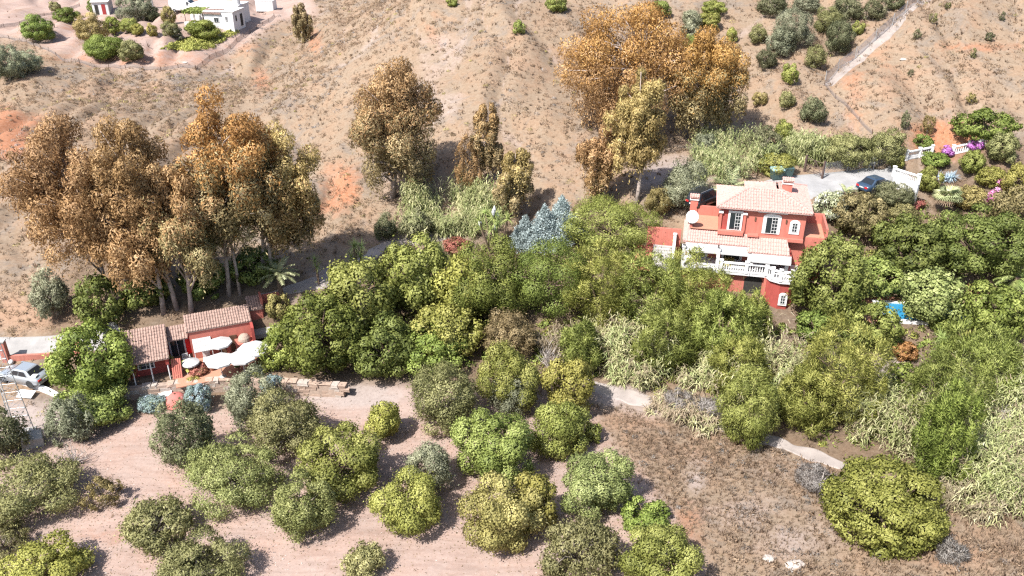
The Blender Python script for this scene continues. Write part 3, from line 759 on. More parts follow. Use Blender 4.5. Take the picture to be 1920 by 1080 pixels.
para_px(411, 671, 3.1, 'white parasol at the front left of the terrace', 1.2, 1.7)
para_px(453, 665, 3.1, 'white parasol at the front middle of the terrace', 1.2, 1.7, rot=.5)
para_px(474, 650, 3.2, 'white parasol at the right, half under the dark tree', 1.35, 1.8, rot=.1)
para_px(357, 677, 2.3, 'small round grey-white parasol low beside the red flowering bush', .72, 1.0, 14)
o = empty('stone_oven', COT.world(6.5, 1.45, 1.2), -COT.a, 'red masonry oven with dark round mouth at the cottage wall', 'oven')
MB().box(-.8, .75, -.55, .55, 0, 1.35).build('body', M['coral'], o)
MB().lathe([(.5, 1.35), (.55, 1.45), (.5, 1.7), (.35, 1.9), (.1, 2.0)], 16).build('dome', M['stone'], o)
MB().lathe([(.40, 0), (.42, .05), (.40, .1)], 16).build('mouth', M['dark'], o, loc=(0, -.62, 1.0), rot=(radians(90), 0, 0))
def chair(P, rz, mat, label, group):
    o = empty('garden_chair', P, rz, label, 'chair', group)
    MB().box(-.24, .24, -.24, .24, .4, .45).build('seat', M[mat], o)
    q = MB(); [q.box(-.24 + k*.11, -.19 + k*.11, .2, .24, .45, .9) for k in range(5)]; q.box(-.24, .25, .2, .24, .84, .92); q.build('backrest', M[mat], o)
    for sx in (-.21, .21):
        for sy in (-.21, .21): MB().tube([(sx, sy, 0), (sx, sy, .42)], .02, 5).build('leg', M[mat], o)
GC = 'white garden chairs on the cottage terrace'
chair(COT.world(1.5, 1.6, 1.24), .4, 'white', 'white garden chair nearest the sliding window', GC)
chair(COT.world(2.1, 1.3, 1.24), 2.0, 'white', 'white garden chair between sliding window and ribbed screen', GC)
chair(COT.world(5.6, .5, 1.24), -.5, 'white', 'white garden chair between the parasols and the oven', GC)
M['blue'] = plain('faded_blue', (.30, .42, .55), .7, .1)
chair(COT.world(8.6, -2.0, 1.24), 2.6, 'blue', 'blue chair right of the parasols under the dark tree', None)
o = empty('garden_table', COT.world(3.4, .5, 1.24), .3, 'small white table below the ribbed screen', 'table')
MB().box(-.5, .5, -.35, .35, .7, .74).build('table_top', M['white'], o)
for sx in (-.45, .45):
    for sy in (-.3, .3): MB().tube([(sx, sy, 0), (sx, sy, .7)], .02, 5).build('leg', M['white'], o)
o = empty('sun_lounger', COT.world(1.55, .2, 1.24), .9, 'folded yellow-green sun lounger by the small terrace tree', 'lounger')
M['lime_cloth'] = plain('lime_cloth', (.36, .36, .10), .9, .1)
q = MB(); q.hexa([(-.3,-.4,.2),(.3,-.4,.2),(.3,.5,.9),(-.3,.5,.9),(-.3,-.4,.26),(.3,-.4,.26),(.3,.5,.96),(-.3,.5,.96)]); q.build('cushion', M['lime_cloth'], o)
for sx in (-.28, .28): MB().tube([(sx, -.4, 0), (sx, -.4, .25)], .02, 5).build('leg', M['white'], o)
for sx in (-.28, .28): MB().tube([(sx, .45, 0), (sx, .45, .9)], .02, 5).build('leg', M['white'], o)
M['pot'] = plain('clay_pot', (.30, .14, .09), .85, .15)
for k, (px, py, lb) in enumerate([(338,690,'clay pot on the terrace edge below the lounger'),(398,694,'clay pot in front of the front left parasol'),(446,694,'clay pot in front of the middle parasol'),(372,664,'clay pot between small table and red bush')]):
    w_ = at_z(px, py, 1.26); o = empty('plant_pot', (w_[0], w_[1], 1.24), 0, lb, 'pot', 'clay pots on the cottage terrace')
    MB().lathe([(.14, 0), (.2, .3), (.23, .32), (.23, .38), (.18, .38)], 12).build('pot', M['pot'], o)
    MB().lathe([(.02, .36), (.2, .42), (.24, .6), (.12, .78), (.02, .84)], 9).build('foliage', plain('pot_plant_green', (.07, .10, .03), .8, .5, 9, .8), o)
o = empty('red_planks', COT.world(.75, -.2, 1.2), .2, 'red planks leaning at the cottage corner', 'planks')
for k in range(5): MB().hexa([(-.4 + k*.16, -.3, 0), (-.28 + k*.16, -.3, 0), (-.28 + k*.16, .3, 1.6), (-.4 + k*.16, .3, 1.6), (-.4 + k*.16, -.25, 0), (-.28 + k*.16, -.25, 0), (-.28 + k*.16, .35, 1.6), (-.4 + k*.16, .35, 1.6)]).build('plank', M['coral'], o)
# the faded red cover and white board below the wall
g = hit(332, 758); o = empty('red_cover', g, 0, 'faded red domed cover between the blue flowering shrubs', 'cover')
M['faded_red'] = plain('faded_red_cloth', (.40, .13, .11), .9, .15)
q = MB(); n = 14
vs = [(0, 0, 1.05)]
for rr_, zz in ((.45, .95), (.8, .62), (.95, .1)):
    for k in range(n): vs.append((cos(2*pi*k/n) * rr_ * (1 + .06 * (k % 2)), sin(2*pi*k/n) * rr_ * (1 + .06 * (k % 2)), zz))
fs = [(0, 1 + k, 1 + (k + 1) % n) for k in range(n)]
for r in range(2): fs += [(1 + r*n + k, 1 + (r+1)*n + k, 1 + (r+1)*n + (k+1) % n, 1 + r*n + (k+1) % n) for k in range(n)]
q.add(vs, fs).build('cloth', M['faded_red'], o, True)
MB().lathe([(.05, 1.0), (.07, 1.06), (.02, 1.14)], 8).build('knob', M['wood'], o)
g = hit(312, 745); q = MB(); q.hexa([(-.55, -.3, .3), (.55, -.3, .3), (.55, .3, .75), (-.55, .3, .75), (-.55, -.3, .36), (.55, -.3, .36), (.55, .3, .81), (-.55, .3, .81)]); q.box(-.5, -.45, .2, .3, -.1, .72); q.box(.45, .5, .2, .3, -.1, .72)
tag(q.build('white_board', M['white'], None, loc=g), 'white board propped behind the red cover', 'board')

# ------------------------------------------------------------------ dry stone terrace wall: every stone an object
def make_stone(seed):
    r = random.Random(seed); q = MB(); v = []
    for z in (0, 1):
        for x, y in ((0,0),(1,0),(1,1),(0,1)): v.append((x + r.uniform(-.07, .07), y + r.uniform(-.16, .10), z + r.uniform(-.10, .06)))
    q.hexa(v); me = q.mesh('stone', M['stone_a'] if seed % 3 else M['stone_b'])
    return me
M['stone_a'] = plain('warm_rubble', (.32, .235, .185), .95, .3, 3.0, .8)
M['stone_b'] = plain('pale_rubble', (.34, .295, .26), .95, .22, 3.0, .8)
STONES = [make_stone(s) for s in range(12)]
def stone_wall(name, P, label, courses, hts, thick=.5, seed=1, wrange=(.45, 1.15)):
    P = np.array(P); o = empty(name, P[0], 0, label, 'wall'); r = random.Random(seed); org = P[0]
    d = np.r_[0, np.cumsum(np.linalg.norm(np.diff(P[:, :2], axis=0), axis=1))]; Ltot = d[-1]; core = MB()
    for a, c in zip(P[:-1], P[1:]):
        e = (c - a)[:2]; e /= np.linalg.norm(e); nn = np.array([-e[1], e[0]]); H = sum(hts) - .06
        A, C = a - org, c - org
        core.hexa([(A[0], A[1], A[2] - H), (C[0], C[1], C[2] - H), (C[0] + nn[0]*thick, C[1] + nn[1]*thick, C[2] - H), (A[0] + nn[0]*thick, A[1] + nn[1]*thick, A[2] - H),
                   (A[0], A[1], A[2] - .1), (C[0], C[1], C[2] - .1), (C[0] + nn[0]*thick, C[1] + nn[1]*thick, C[2] - .1), (A[0] + nn[0]*thick, A[1] + nn[1]*thick, A[2] - .1)])
    core.build('core', M['stone'], o)
    zt = 0
    for ci in range(courses):
        h = hts[ci]; s = -r.uniform(0, .4)
        while s < Ltot:
            w_ = r.uniform(*wrange); sm = min(max(s, 0), Ltot)
            p = np.array([np.interp(sm, d, P[:, k]) for k in range(3)]); p2 = np.array([np.interp(min(sm + .3, Ltot), d, P[:, k]) for k in range(3)]); p1 = np.array([np.interp(max(sm - .01, 0), d, P[:, k]) for k in range(3)])
            ang = atan2(p2[1] - p1[1], p2[0] - p1[0]); top = ci == 0
            dep = thick + .12 if top else .3
            if r.random() > .03:
                link('stone', STONES[r.randrange(12)], o, (p[0] - org[0], p[1] - org[1] , p[2] - org[2] - zt - h), (r.uniform(-.05,.05), r.uniform(-.05,.05), ang + r.uniform(-.05,.05)), (w_ - .05, dep, h - .045))
                ob = o.children[-1] if False else None
            s += w_
        zt += h
    return o
wp = [np.array([p[0], p[1] - .55, 1.30]) for p in WALLPTS]
stone_wall('stone_wall', resample(wp, 2.0), 'buff dry stone terrace wall in front of the cottage', 4, (.30, .36, .36, .40))
# ------------------------------------------------------------------ gate wall, lane things, mast
a, c = hit(18, 676), hit(150, 664); e = (c - a); ang = atan2(e[1], e[0]); Lw = np.linalg.norm(e[:2])
o = empty('gate_wall', a, ang, 'low faded red wall with one gate pillar beside the concrete lane', 'wall')
M['faded_coral'] = plain('faded_coral', (.38, .145, .11), .9, .14, 2, .2, streak=.15)
MB().box(0, Lw, -.12, .12, -.3, .5).build('low_wall', M['faded_coral'], o)
q = MB(); q.box(-.45, .05, -.25, .25, -.3, 1.9); q.build('pillar', M['faded_coral'], o); MB().box(-.5, .1, -.3, .3, 1.9, 2.0).build('pillar_cap', M['concrete'], o)
MB().box(Lw*.98, Lw*.98 + .4, -.2, .2, -.3, 1.4).build('pillar', M['faded_coral'], o)
g = hit(22, 682); tag(MB().lathe([(.02, 0), (.16, .04), (.22, .18), (.16, .34), (.02, .4)], 12).build('white_ball', M['white'], None, True, loc=g), 'white round stone at the foot of the red pillar', 'stone')
o = empty('white_wall', hit(50, 722), 0, 'low curved white wall in front of the silver car', 'wall')
A = resample(smooth_line([hit(*p) for p in [(-60,694),(0,704),(50,722),(95,738),(112,748)]]), 1.0); org = hit(50, 722); q = MB()
for a_, c_ in zip(A[:-1], A[1:]):
    e = (c_ - a_)[:2]; e /= np.linalg.norm(e); nn = np.array([-e[1], e[0]]) * .13; a0, c0 = a_ - org, c_ - org
    q.hexa([(a0[0]-nn[0], a0[1]-nn[1], a0[2]-.4), (c0[0]-nn[0], c0[1]-nn[1], c0[2]-.4), (c0[0]+nn[0], c0[1]+nn[1], c0[2]-.4), (a0[0]+nn[0], a0[1]+nn[1], a0[2]-.4),
            (a0[0]-nn[0], a0[1]-nn[1], a0[2]+.5), (c0[0]-nn[0], c0[1]-nn[1], c0[2]+.5), (c0[0]+nn[0], c0[1]+nn[1], c0[2]+.5), (a0[0]+nn[0], a0[1]+nn[1], a0[2]+.5)])
q.build('plaster', M['white_wall'], o)
pp = A[int(len(A) * .72)] - org; q = MB(); q.box(pp[0]-.18, pp[0]+.18, pp[1]-.18, pp[1]+.18, pp[2]-.3, pp[2]+1.3); q.box(pp[0]-.22, pp[0]+.22, pp[1]-.22, pp[1]+.22, pp[2]+1.3, pp[2]+1.38); q.build('post', M['white'], o)
g = hit(50, 742); q = MB(); q.hexa([(-.7,-.3,.05),(.6,-.45,.05),(.75,.2,.3),(-.6,.35,.35),(-.7,-.3,.11),(.6,-.45,.11),(.75,.2,.36),(-.6,.35,.41)]); q.box(-.1,.1,-.05,.05,-.05,.2)
tag(q.build('broken_board', M['white'], None, loc=g), 'broken white board lying in dry grass near the mast', 'board')
g = hit(44, 822); o = empty('lattice_mast', g, .35, 'steel lattice mast on a concrete foot at the left edge', 'mast')
MB().box(-.9, .9, -.9, .9, -.3, .35).build('foot', M['concrete'], o)
HM = 17.0
def leg(k, z): a = k * 2*pi/3 + .4; r = .78 * (1 - z / HM) + .10; return (cos(a) * r, sin(a) * r, .35 + z)
for k in range(3): MB().tube([leg(k, 0), leg(k, HM)], .035, 5).build('mast_leg', M['metal'], o)
q = MB(); z = 0.0; side = 0
while z < HM - .8:
    dz = .75
    for k in range(3):
        q.tube([leg(k, z), leg((k + 1) % 3, z + dz)], .016, 4, False); q.tube([leg(k, z + dz), leg((k + 1) % 3, z + dz)], .016, 4, False)
    z += dz
tag(q.build('lattice_braces', M['metal'], o), kind='stuff')
g = hit(62, 832); q = MB(); q.hexa([(-.8,-.6,-.2),(.8,-.6,-.2),(.8,.6,-.2),(-.8,.6,-.2),(-.7,-.55,.9),(.75,-.5,.8),(.7,.55,.95),(-.75,.5,.85)])
tag(q.build('concrete_block', M['concrete'], None, loc=g, rot=(.12, .1, .5), bevel=.05), 'tilted concrete block beside the lattice mast', 'block')

# ------------------------------------------------------------------ vehicles
def wheel(o, x, y, r=.32, w=.2):
    q = empty('wheel', (x, y, r)); q.parent = o
    t = MB(); t.lathe([(r*.62, -w/2), (r*.94, -w/2), (r, -w/4), (r, w/4), (r*.94, w/2), (r*.62, w/2)], 18); t.build('tyre', M['rubber'], q, True, rot=(radians(90), 0, 0))
    t = MB(); t.lathe([(.05, -w/2 - .012), (r*.6, -w/2 + .01), (r*.62, w/2 - .01), (.05, w/2 + .012)], 14); t.build('rim', M['alloy'], q, rot=(radians(90), 0, 0))
def loft(secs):
    """secs: list of (x, [(y,z)...]) half sections, mirrored"""
    q = MB(); n = None
    for x, hs in secs:
        full = [(y, z) for y, z in hs] + [(-y, z) for y, z in reversed(hs)]; n = len(full)
        q.v += [(x, y, z) for y, z in full]
    for i in range(len(secs) - 1):
        for k in range(n): q.f.append((i*n + k, i*n + (k+1) % n, (i+1)*n + (k+1) % n, (i+1)*n + k))
    q.f.append(tuple(range(n))[::-1]); e = (len(secs)-1)*n; q.f.append(tuple(e + k for k in range(n)))
    return q
def car(name, label, P, rz, paint, L=4.4, W=1.75, H=1.42, style='sedan'):
    o = empty(name, P, rz, label, 'car'); w = W/2; f, r = L/2, -L/2
    hood = .82 if style == 'sedan' else .98; boot = .92 if style == 'sedan' else 1.02; g = .2 if style == 'sedan' else .26
    def sec(x, top, wd, bot=g): return (x, [(wd*.86, bot), (wd, bot + .14), (wd, top - .22), (wd*.95, top - .06), (wd*.82, top)])
    body = loft([sec(r, boot - .16, w*.84, .38), sec(r + .12, boot - .03, w*.93, .28), sec(r + .5, boot + .01, w), sec(-.9, boot + .0, w), sec(.6, hood + .08, w), sec(1.2, hood + .02, w*.99), sec(f - .5, hood - .06, w*.95), sec(f - .12, hood - .18, w*.86, .26), sec(f, hood - .3, w*.76, .36)])
    body.build('body', paint, o, True)
    # cabin
    if style == 'sedan': x0, x1, x2, x3 = r + .55, r + 1.2, .25, 1.05
    else: x0, x1, x2, x3 = r + .12, r + .45, .2, .95
    zb = .84; wt = w*.74; wb = w*.93
    cab = MB(); cab.hexa([(x0, -wb, zb), (x3, -wb, zb - .04), (x3, wb, zb - .04), (x0, wb, zb), (x1, -wt, H), (x2, -wt, H), (x2, wt, H), (x1, wt, H)])
    cb = cab.build('cabin', paint, o, False, bevel=.07)
    def pane(nm, pts, off):
        off = Vector(off); q = MB(); p = [Vector(a) + off for a in pts]; q.add([tuple(a) for a in p] + [tuple(a - off*2.5) for a in p], [(0,1,2,3),(7,6,5,4),(0,4,5,1),(1,5,6,2),(2,6,7,3),(3,7,4,0)]); return q.build(nm, M['car_glass'], o)
    def lp(a, c, t): return tuple(a[i] + (c[i] - a[i]) * t for i in range(3))
    def quad(bl, br, tr, tl, m=.1, mt=.14):
        b0, b1 = lp(bl, br, m), lp(bl, br, 1 - m); t0, t1 = lp(tl, tr, m), lp(tl, tr, 1 - m)
        return [lp(b0, t0, mt), lp(b1, t1, mt), lp(b1, t1, 1 - mt), lp(b0, t0, 1 - mt)]
    pane('windscreen', quad((x3, -wb, zb), (x3, wb, zb), (x2, wt, H), (x2, -wt, H), .07), (.025, 0, .02))
    pane('rear_window', quad((x0, wb, zb), (x0, -wb, zb), (x1, -wt, H), (x1, wt, H), .09), (-.025, 0, .02))
    for s in (-1, 1):
        bl, br, tr, tl = (x0, s*wb, zb), (x3, s*wb, zb), (x2, s*wt, H), (x1, s*wt, H)
        for t0, t1 in ((.16, .5), (.54, .86)):
            pane('side_window', [lp(lp(bl, br, t0), lp(tl, tr, t0), .2), lp(lp(bl, br, t1), lp(tl, tr, t1), .2), lp(lp(bl, br, t1), lp(tl, tr, t1), .84), lp(lp(bl, br, t0), lp(tl, tr, t0), .84)], (0, s*.022, .008))
        MB().box(r - .015, r + .16, s*w*.62 - .17, s*w*.62 + .17, boot - .3, boot - .13).build('taillight', M['red_lamp'], o)
        MB().box(f - .2, f - .02, s*w*.58 - .17, s*w*.58 + .17, hood - .32, hood - .2).build('headlight', M['lamp_glass'], o)
        MB().box(.82, .98, s*(w + .09) - .09, s*(w + .09) + .09, .92, 1.04).build('mirror', paint, o)
        wheel(o, f - .82, s*(w - .1)); wheel(o, r + .85, s*(w - .1))
        for xx in (f - .82, r + .85): MB().lathe([(.02, -.02), (.37, -.02), (.37, .02), (.02, .02)], 16).build('wheel_arch', M['rubber'], o, loc=(xx, s*(w - .005), .34), rot=(radians(90), 0, 0))
    MB().box(r - .04, r + .1, -w*.82, w*.82, .36, .56).build('rear_bumper', paint, o); MB().box(f - .1, f + .03, -w*.74, w*.74, .34, .5).build('front_bumper', paint, o)
    MB().box(r - .045, r - .02, -.26, .26, .6, .71).build('number_plate', M['white'], o)
    if style != 'sedan':
        for s in (-1, 1): MB().tube([(x1 + .1, s*wt*.9, H + .05), (x2 - .1, s*wt*.9, H + .05)], .025, 5).build('roof_rail', M['alloy'], o)
    return o
car('parked_car', 'silver saloon car parked between the red wall and the curved white wall', hit(48, 712), radians(163), car_paint('silver_paint', (.34, .37, .40), .5))
p = VIL.world(-.95, 6.3, 9.0); p[2] = max(9.0, float(ground(p[0], p[1])) + .02)
car('parked_car', 'black off-road car half hidden behind the villa roof terrace', p, radians(42), car_paint('black_paint', (.012, .013, .015), .1), 4.6, 1.85, 1.75, 'suv')
p = hit(1640, 356); p[2] += .06
car('parked_car', 'dark blue car on the bleached road beside the white wall', p, radians(28), car_paint('dark_blue_paint', (.035, .06, .10), .3), 4.2, 1.75, 1.42)
p = hit(348, 22)
o = empty('parked_van', p, radians(-6), 'white delivery van behind the farmhouse pergola', 'van'); wp_ = car_paint('white_van_paint', (.55, .55, .55), 0)
loft([(-2.5, [(.85, .35), (.95, .5), (.95, 1.5), (.85, 2.1)]), (1.0, [(.85, .3), (.95, .45), (.95, 1.5), (.85, 2.1)]), (1.75, [(.85, .3), (.95, .45), (.95, 1.2), (.82, 1.45)]), (2.4, [(.8, .35), (.88, .5), (.88, .9), (.8, 1.1)]), (2.55, [(.7, .4), (.78, .5), (.78, .75), (.7, .9)])]).build('body', wp_, o)
for s in (-1, 1):
    MB().hexa([(.75, s*.97, 1.3), (1.55, s*.97, 1.25), (1.55, s*.95, 1.25), (.75, s*.95, 1.3), (.75, s*.91, 1.85), (1.15, s*.91, 1.85), (1.15, s*.88, 1.85), (.75, s*.88, 1.85)]).build('side_window', M['car_glass'], o)
    wheel(o, 1.6, s*.85, .34); wheel(o, -1.6, s*.85, .34); MB().box(2.4, 2.56, s*.6 - .14, s*.6 + .14, .72, .9).build('headlight', M['lamp_glass'], o); MB().box(-2.52, -2.46, s*.82 - .08, s*.82 + .08, 1.0, 1.4).build('taillight', M['red_lamp'], o)
MB().hexa([(1.1, -.78, 2.02), (1.68, -.76, 1.5), (1.68, .76, 1.5), (1.1, .78, 2.02), (1.16, -.78, 2.06), (1.76, -.76, 1.52), (1.76, .76, 1.52), (1.16, .78, 2.06)]).build('windscreen', M['car_glass'], o)

# ------------------------------------------------------------------ bins, gate, fences
M['bin_green'] = plain('dark_green_plastic', (.045, .075, .07), .5, .12); M['bin_lid'] = plain('pale_green_lid', (.22, .33, .32), .5, .1)
for px, lb, lid in ((1455, 'wheeled bin with pale lid, left of two behind the villa', 'bin_lid'), (1473, 'wheeled bin with dark lid, right of two behind the villa', 'bin_green')):
    o = empty('wheeled_bin', hit(px, 337 if px < 1460 else 334), radians(8), lb, 'bin', 'wheeled bins')
    MB().hexa([(-.5,-.36,.15),(.5,-.36,.15),(.5,.36,.15),(-.5,.36,.15),(-.62,-.48,1.15),(.62,-.48,1.15),(.62,.48,1.15),(-.62,.48,1.15)]).build('tub', M['bin_green'], o)
    MB().hexa([(-.66,-.52,1.16),(.66,-.52,1.16),(.66,.52,1.16),(-.66,.52,1.16),(-.6,-.45,1.3),(.6,-.45,1.3),(.6,.45,1.36),(-.6,.45,1.36)]).build('lid', M[lid], o)
    for sx in (-.42, .42):
        for sy in (-.3, .3): MB().lathe([(.02,-.04),(.11,-.04),(.11,.04),(.02,.04)], 10).build('wheel', M['rubber'], o, loc=(sx, sy, .11), rot=(radians(90), 0, 0))
if True:
    a, c = hit(1508, 322), hit(1541, 336); e = c - a; ang = atan2(e[1], e[0]); Lg = np.linalg.norm(e[:2])
    o = empty('iron_gate', a, ang, 'open rusty iron gate frame between two dark posts', 'gate')
    for x in (0, Lg):
        MB().box(x - .09, x + .09, -.09, .09, -.3, 1.9).build('gate_post', M['rust'], o)
    for p0, p1 in (((.1,.2),(Lg-.1,.2)), ((.1,1.6),(Lg-.1,1.6)), ((.1,.2),(Lg/2,1.6)), ((Lg/2,1.6),(Lg-.1,.2)), ((Lg/2,.2),(Lg/2,1.6)), ((.1,.9),(Lg-.1,.9))):
        MB().tube([(p0[0], 0, p0[1]), (p1[0], 0, p1[1])], .035, 5).build('gate_bar', M['rust'], o)
def wire_fence(name, pxs, label, h, net, post_mat, step=2.2, sag=.0, pr=.04, lean=0):
    A = resample([hit(*p) for p in pxs], step); org = A[0]; o = empty(name, org, 0, label, 'fence'); q = MB(); rr_ = random.Random(len(pxs) * 7)
    F_ = resample(A, .7)
    for a_, c_ in zip(F_[:-1], F_[1:]):
        za, zc = ground(a_[0], a_[1]), ground(c_[0], c_[1])
        A0, C0 = (a_ - org), (c_ - org); A0[2] = za - org[2]; C0[2] = zc - org[2]
        q.add([(A0[0], A0[1], A0[2] + .02), (C0[0], C0[1], C0[2] + .02), (C0[0], C0[1] + lean, C0[2] + h), (A0[0], A0[1] + lean, A0[2] + h)], [(0, 1, 2, 3)])
    q.build('netting', M[net], o)
    for a_ in A:
        z = ground(a_[0], a_[1]) - org[2]; t = a_ - org; l = rr_.uniform(-.08, .08)
        MB().tube([(t[0], t[1], z - .2), (t[0] + l, t[1] + lean + l, z + h + .12)], pr, 5).build('post', M[post_mat], o)
    return o
M['chain'] = net_mat('chain_link', (.35, .36, .37), .2); M['shade'] = net_mat('grey_shade_net', (.30, .29, .31), .5); M['brush'] = net_mat('dry_brush_net', (.22, .19, .18), .5)
wire_fence('chain_link_fence', [(1545,330),(1600,318),(1640,312),(1685,300)], 'chain-link fence behind the bleached road', 1.5, 'chain', 'metal')
wire_fence('net_fence', [(1546,157),(1575,130),(1610,105),(1660,65),(1725,5),(1760,-30)], 'grey net fence climbing the right slope', 1.5, 'shade', 'metal', 3.0)
wire_fence('wire_fence', [(1546,160),(1590,205),(1635,252)], 'low wire fence running down from the net fence corner', .5, 'brush', 'wood', 2.2)
wire_fence('farm_fence', [(-20,66),(40,78),(95,98),(150,118),(215,128),(290,131),(368,130)], 'grey brush fence along the lower edge of the farm', .55, 'brush', 'wood', 2.4)
wire_fence('farm_fence', [(368,132),(420,100),(470,62),(515,32)], 'dark brush fence along the right edge of the farm', .6, 'brush', 'wood', 2.2)
wire_fence('track_fence', [(-20,62),(40,46),(100,28),(150,12)], 'low brush fence beside the farm track', .6, 'brush', 'wood', 2.4)
o = empty('notice_board', hit(1633, 318), radians(-5), 'small white notice board at the chain-link fence', 'sign')
MB().box(-.3, .3, -.02, .02, .7, 1.4).build('board', M['white'], o)
for x in (-.25, .25): MB().box(x - .03, x + .03, .021, .06, -.2, 1.35).build('post', M['metal'], o)

# ------------------------------------------------------------------ white balustrades of the upper garden
def balus_thing(pxs, label, zoff=0, h=.95):
    A = [hit(*p) for p in pxs]; org = A[0]; o = empty('garden_balustrade', org, 0, label, 'balustrade', 'white garden balustrades')
    balustrade(o, [tuple(p - org) for p in A], 0, h, 'rail'); return o
balus_thing([(1698,300),(1722,295),(1745,290)], 'white garden balustrade beside the lemon tree')
balus_thing([(1785,290),(1815,283)], 'short white balustrade between the purple bougainvilleas')
balus_thing([(1832,280),(1868,270)], 'white balustrade under the big dense tree')
a, c = hit(1676, 346), hit(1716, 362); a2 = hit(1672, 342)
o = empty('white_retaining_wall', a, 0, 'tall white retaining wall with balustrade beside the dark blue car', 'wall')
P4 = [at_z(1672, 348, 9.0), at_z(1716, 370, 8.6)]
q = MB(); zt = 10.0
for u0, u1 in zip(P4[:-1], P4[1:]):
    e = (u1 - u0)[:2]; e /= np.linalg.norm(e); nn = np.array([-e[1], e[0]]) * .3; A0, C0 = u0 - a, u1 - a
    q.hexa([(A0[0], A0[1], -2), (C0[0], C0[1], -2), (C0[0]+nn[0], C0[1]+nn[1], -2), (A0[0]+nn[0], A0[1]+nn[1], -2), (A0[0], A0[1], zt - a[2]), (C0[0], C0[1], zt - a[2] - .0), (C0[0]+nn[0], C0[1]+nn[1], zt - a[2]), (A0[0]+nn[0], A0[1]+nn[1], zt - a[2])])
q.build('wall', M['white_wall'], o)
balustrade(o, [(p[0] - a[0], p[1] - a[1] + .15, zt - a[2]) for p in P4[:2]], 0, .9)
# ------------------------------------------------------------------ pool
o = empty('swimming_pool', POOL, radians(-6), 'blue swimming pool half hidden by garden trees', 'pool')
M['pool_water'] = glass_mat('pool_water', (.03, .19, .34)); M['pool_water'].node_tree.nodes['Principled BSDF'].inputs['Roughness'].default_value = .12
q = MB(); q.box(-3.6, 4.6, -1.6, -1.2, -.4, .12); q.box(-3.6, 4.6, 1.9, 2.3, -.4, .12); q.box(-3.6, -3.2, -1.2, 1.9, -.4, .12); q.box(4.2, 4.6, -1.2, 1.9, -.4, .12); q.build('coping', M['white'], o)
MB().box(-3.2, 4.2, -1.2, 1.9, -.4, .03).build('water', M['pool_water'], o)
MB().box(-5.2, -3.62, -1.8, 3.0, -.4, .05).build('paving', M['terracotta'], o); MB().box(-3.6, 4.6, 2.31, 3.2, -.4, .05).build('paving', M['terracotta'], o)
# ------------------------------------------------------------------ white farm
def frame_at(px, py): return hit(px, py)
g = hit(412, 53); o = empty('farmhouse', g, radians(-10), 'small white flat-roofed farmhouse with roof tank and vine pergola', 'house')
MB().box(-2.6, 2.7, 0, 4.2, -.5, 2.7).build('front_wall', M['white_wall'], o)
MB().box(-7.5, 1.6, 4.2, 8.6, -.5, 2.9).build('rear_wall', M['white_wall'], o)
q = MB(); q.box(-2.75, 2.85, -.1, 4.3, 2.7, 2.82); q.box(-7.6, 1.7, 4.31, 8.7, 2.9, 3.02); q.build('roof', M['white'], o)
tile_face(o, (-2.7, -.3, 2.45), (.6, -.3, 2.45), (-2.7, 1.3, 2.95), (.6, 1.3, 2.95), M['tile_brown'], .25)
window(o, -.35, 0, 1.0, .8, .8, 'slide', .06); window(o, 1.5, 0, 1.3, .35, .7, 'slide', .04)
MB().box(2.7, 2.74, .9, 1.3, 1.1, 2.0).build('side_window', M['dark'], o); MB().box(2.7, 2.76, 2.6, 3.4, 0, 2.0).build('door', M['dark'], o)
MB().lathe([(.6, 2.82), (.62, 2.9), (.62, 3.9), (.55, 4.0), (.1, 4.08)], 14, (1.0, 5.4)).build('water_tank', M['white'], o)
pg = MB()
for x in (-6.2, -4.4, -2.9):
    for y in (0.2, 3.0): pg.tube([(x, y, -.3), (x, y, 2.3)], .06, 6)
for y in (.2, 1.6, 3.0): pg.tube([(-6.4, y, 2.35), (-2.7, y, 2.35)], .05, 5)
pr = pg.build('pergola', M['wood'], o)
rng_ = np.random.default_rng(8)
Pp = np.c_[rng_.uniform(-6.6, -2.6, 1500), rng_.uniform(-.3, 3.3, 1500), 2.35 + rng_.uniform(-.15, .5, 1500)]
_leafjobs = [(Pp, pr)]
MB().box(-6.2, -3.2, -.3, 0, -.3, .9).build('low_wall', M['white_wall'], o)
g = hit(192, 27); o = empty('shed', g, radians(10), 'small white shed with a red door and block side wall', 'shed')
MB().box(-1.5, 1.2, 0, 3.2, -.4, 2.2).build('front_wall', M['white_wall'], o)
MB().box(1.2, 1.32, 0, 3.2, -.4, 2.2).build('block_wall', M['concrete'], o)
MB().hexa([(-1.7,-.25,2.2),(1.5,-.25,2.2),(1.5,3.4,2.55),(-1.7,3.4,2.55),(-1.7,-.25,2.3),(1.5,-.25,2.3),(1.5,3.4,2.65),(-1.7,3.4,2.65)]).build('roof', M['white'], o)
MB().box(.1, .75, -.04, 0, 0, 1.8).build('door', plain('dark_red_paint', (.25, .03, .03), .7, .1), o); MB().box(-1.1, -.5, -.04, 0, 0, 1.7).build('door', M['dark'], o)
g = hit(497, 23); o = empty('container', g, radians(-6), 'white metal container standing alone on the farm yard', 'container')
q = MB(); q.box(-1.65, 1.65, 0, 2.0, .12, 2.0)
for k in range(16): q.box(-1.6 + k*.205, -1.5 + k*.205, -.035, 0, .15, 1.95)
q.build('body', M['white'], o); MB().box(-1.7, 1.7, -.06, 2.06, 2.0, 2.07).build('roof', M['white'], o); MB().box(-1.6, 1.6, .05, 1.95, -.1, .12).build('skid', M['rust'], o)
o = tag(MB().box(-.18, .18, -.18, .18, -.3, 2.4).box(-.25, .25, -.25, .25, 2.4, 2.5).build('white_pillar', M['white_wall'], None, loc=hit(286, 14)), 'white gate pillar behind the dark farm tree', 'pillar')
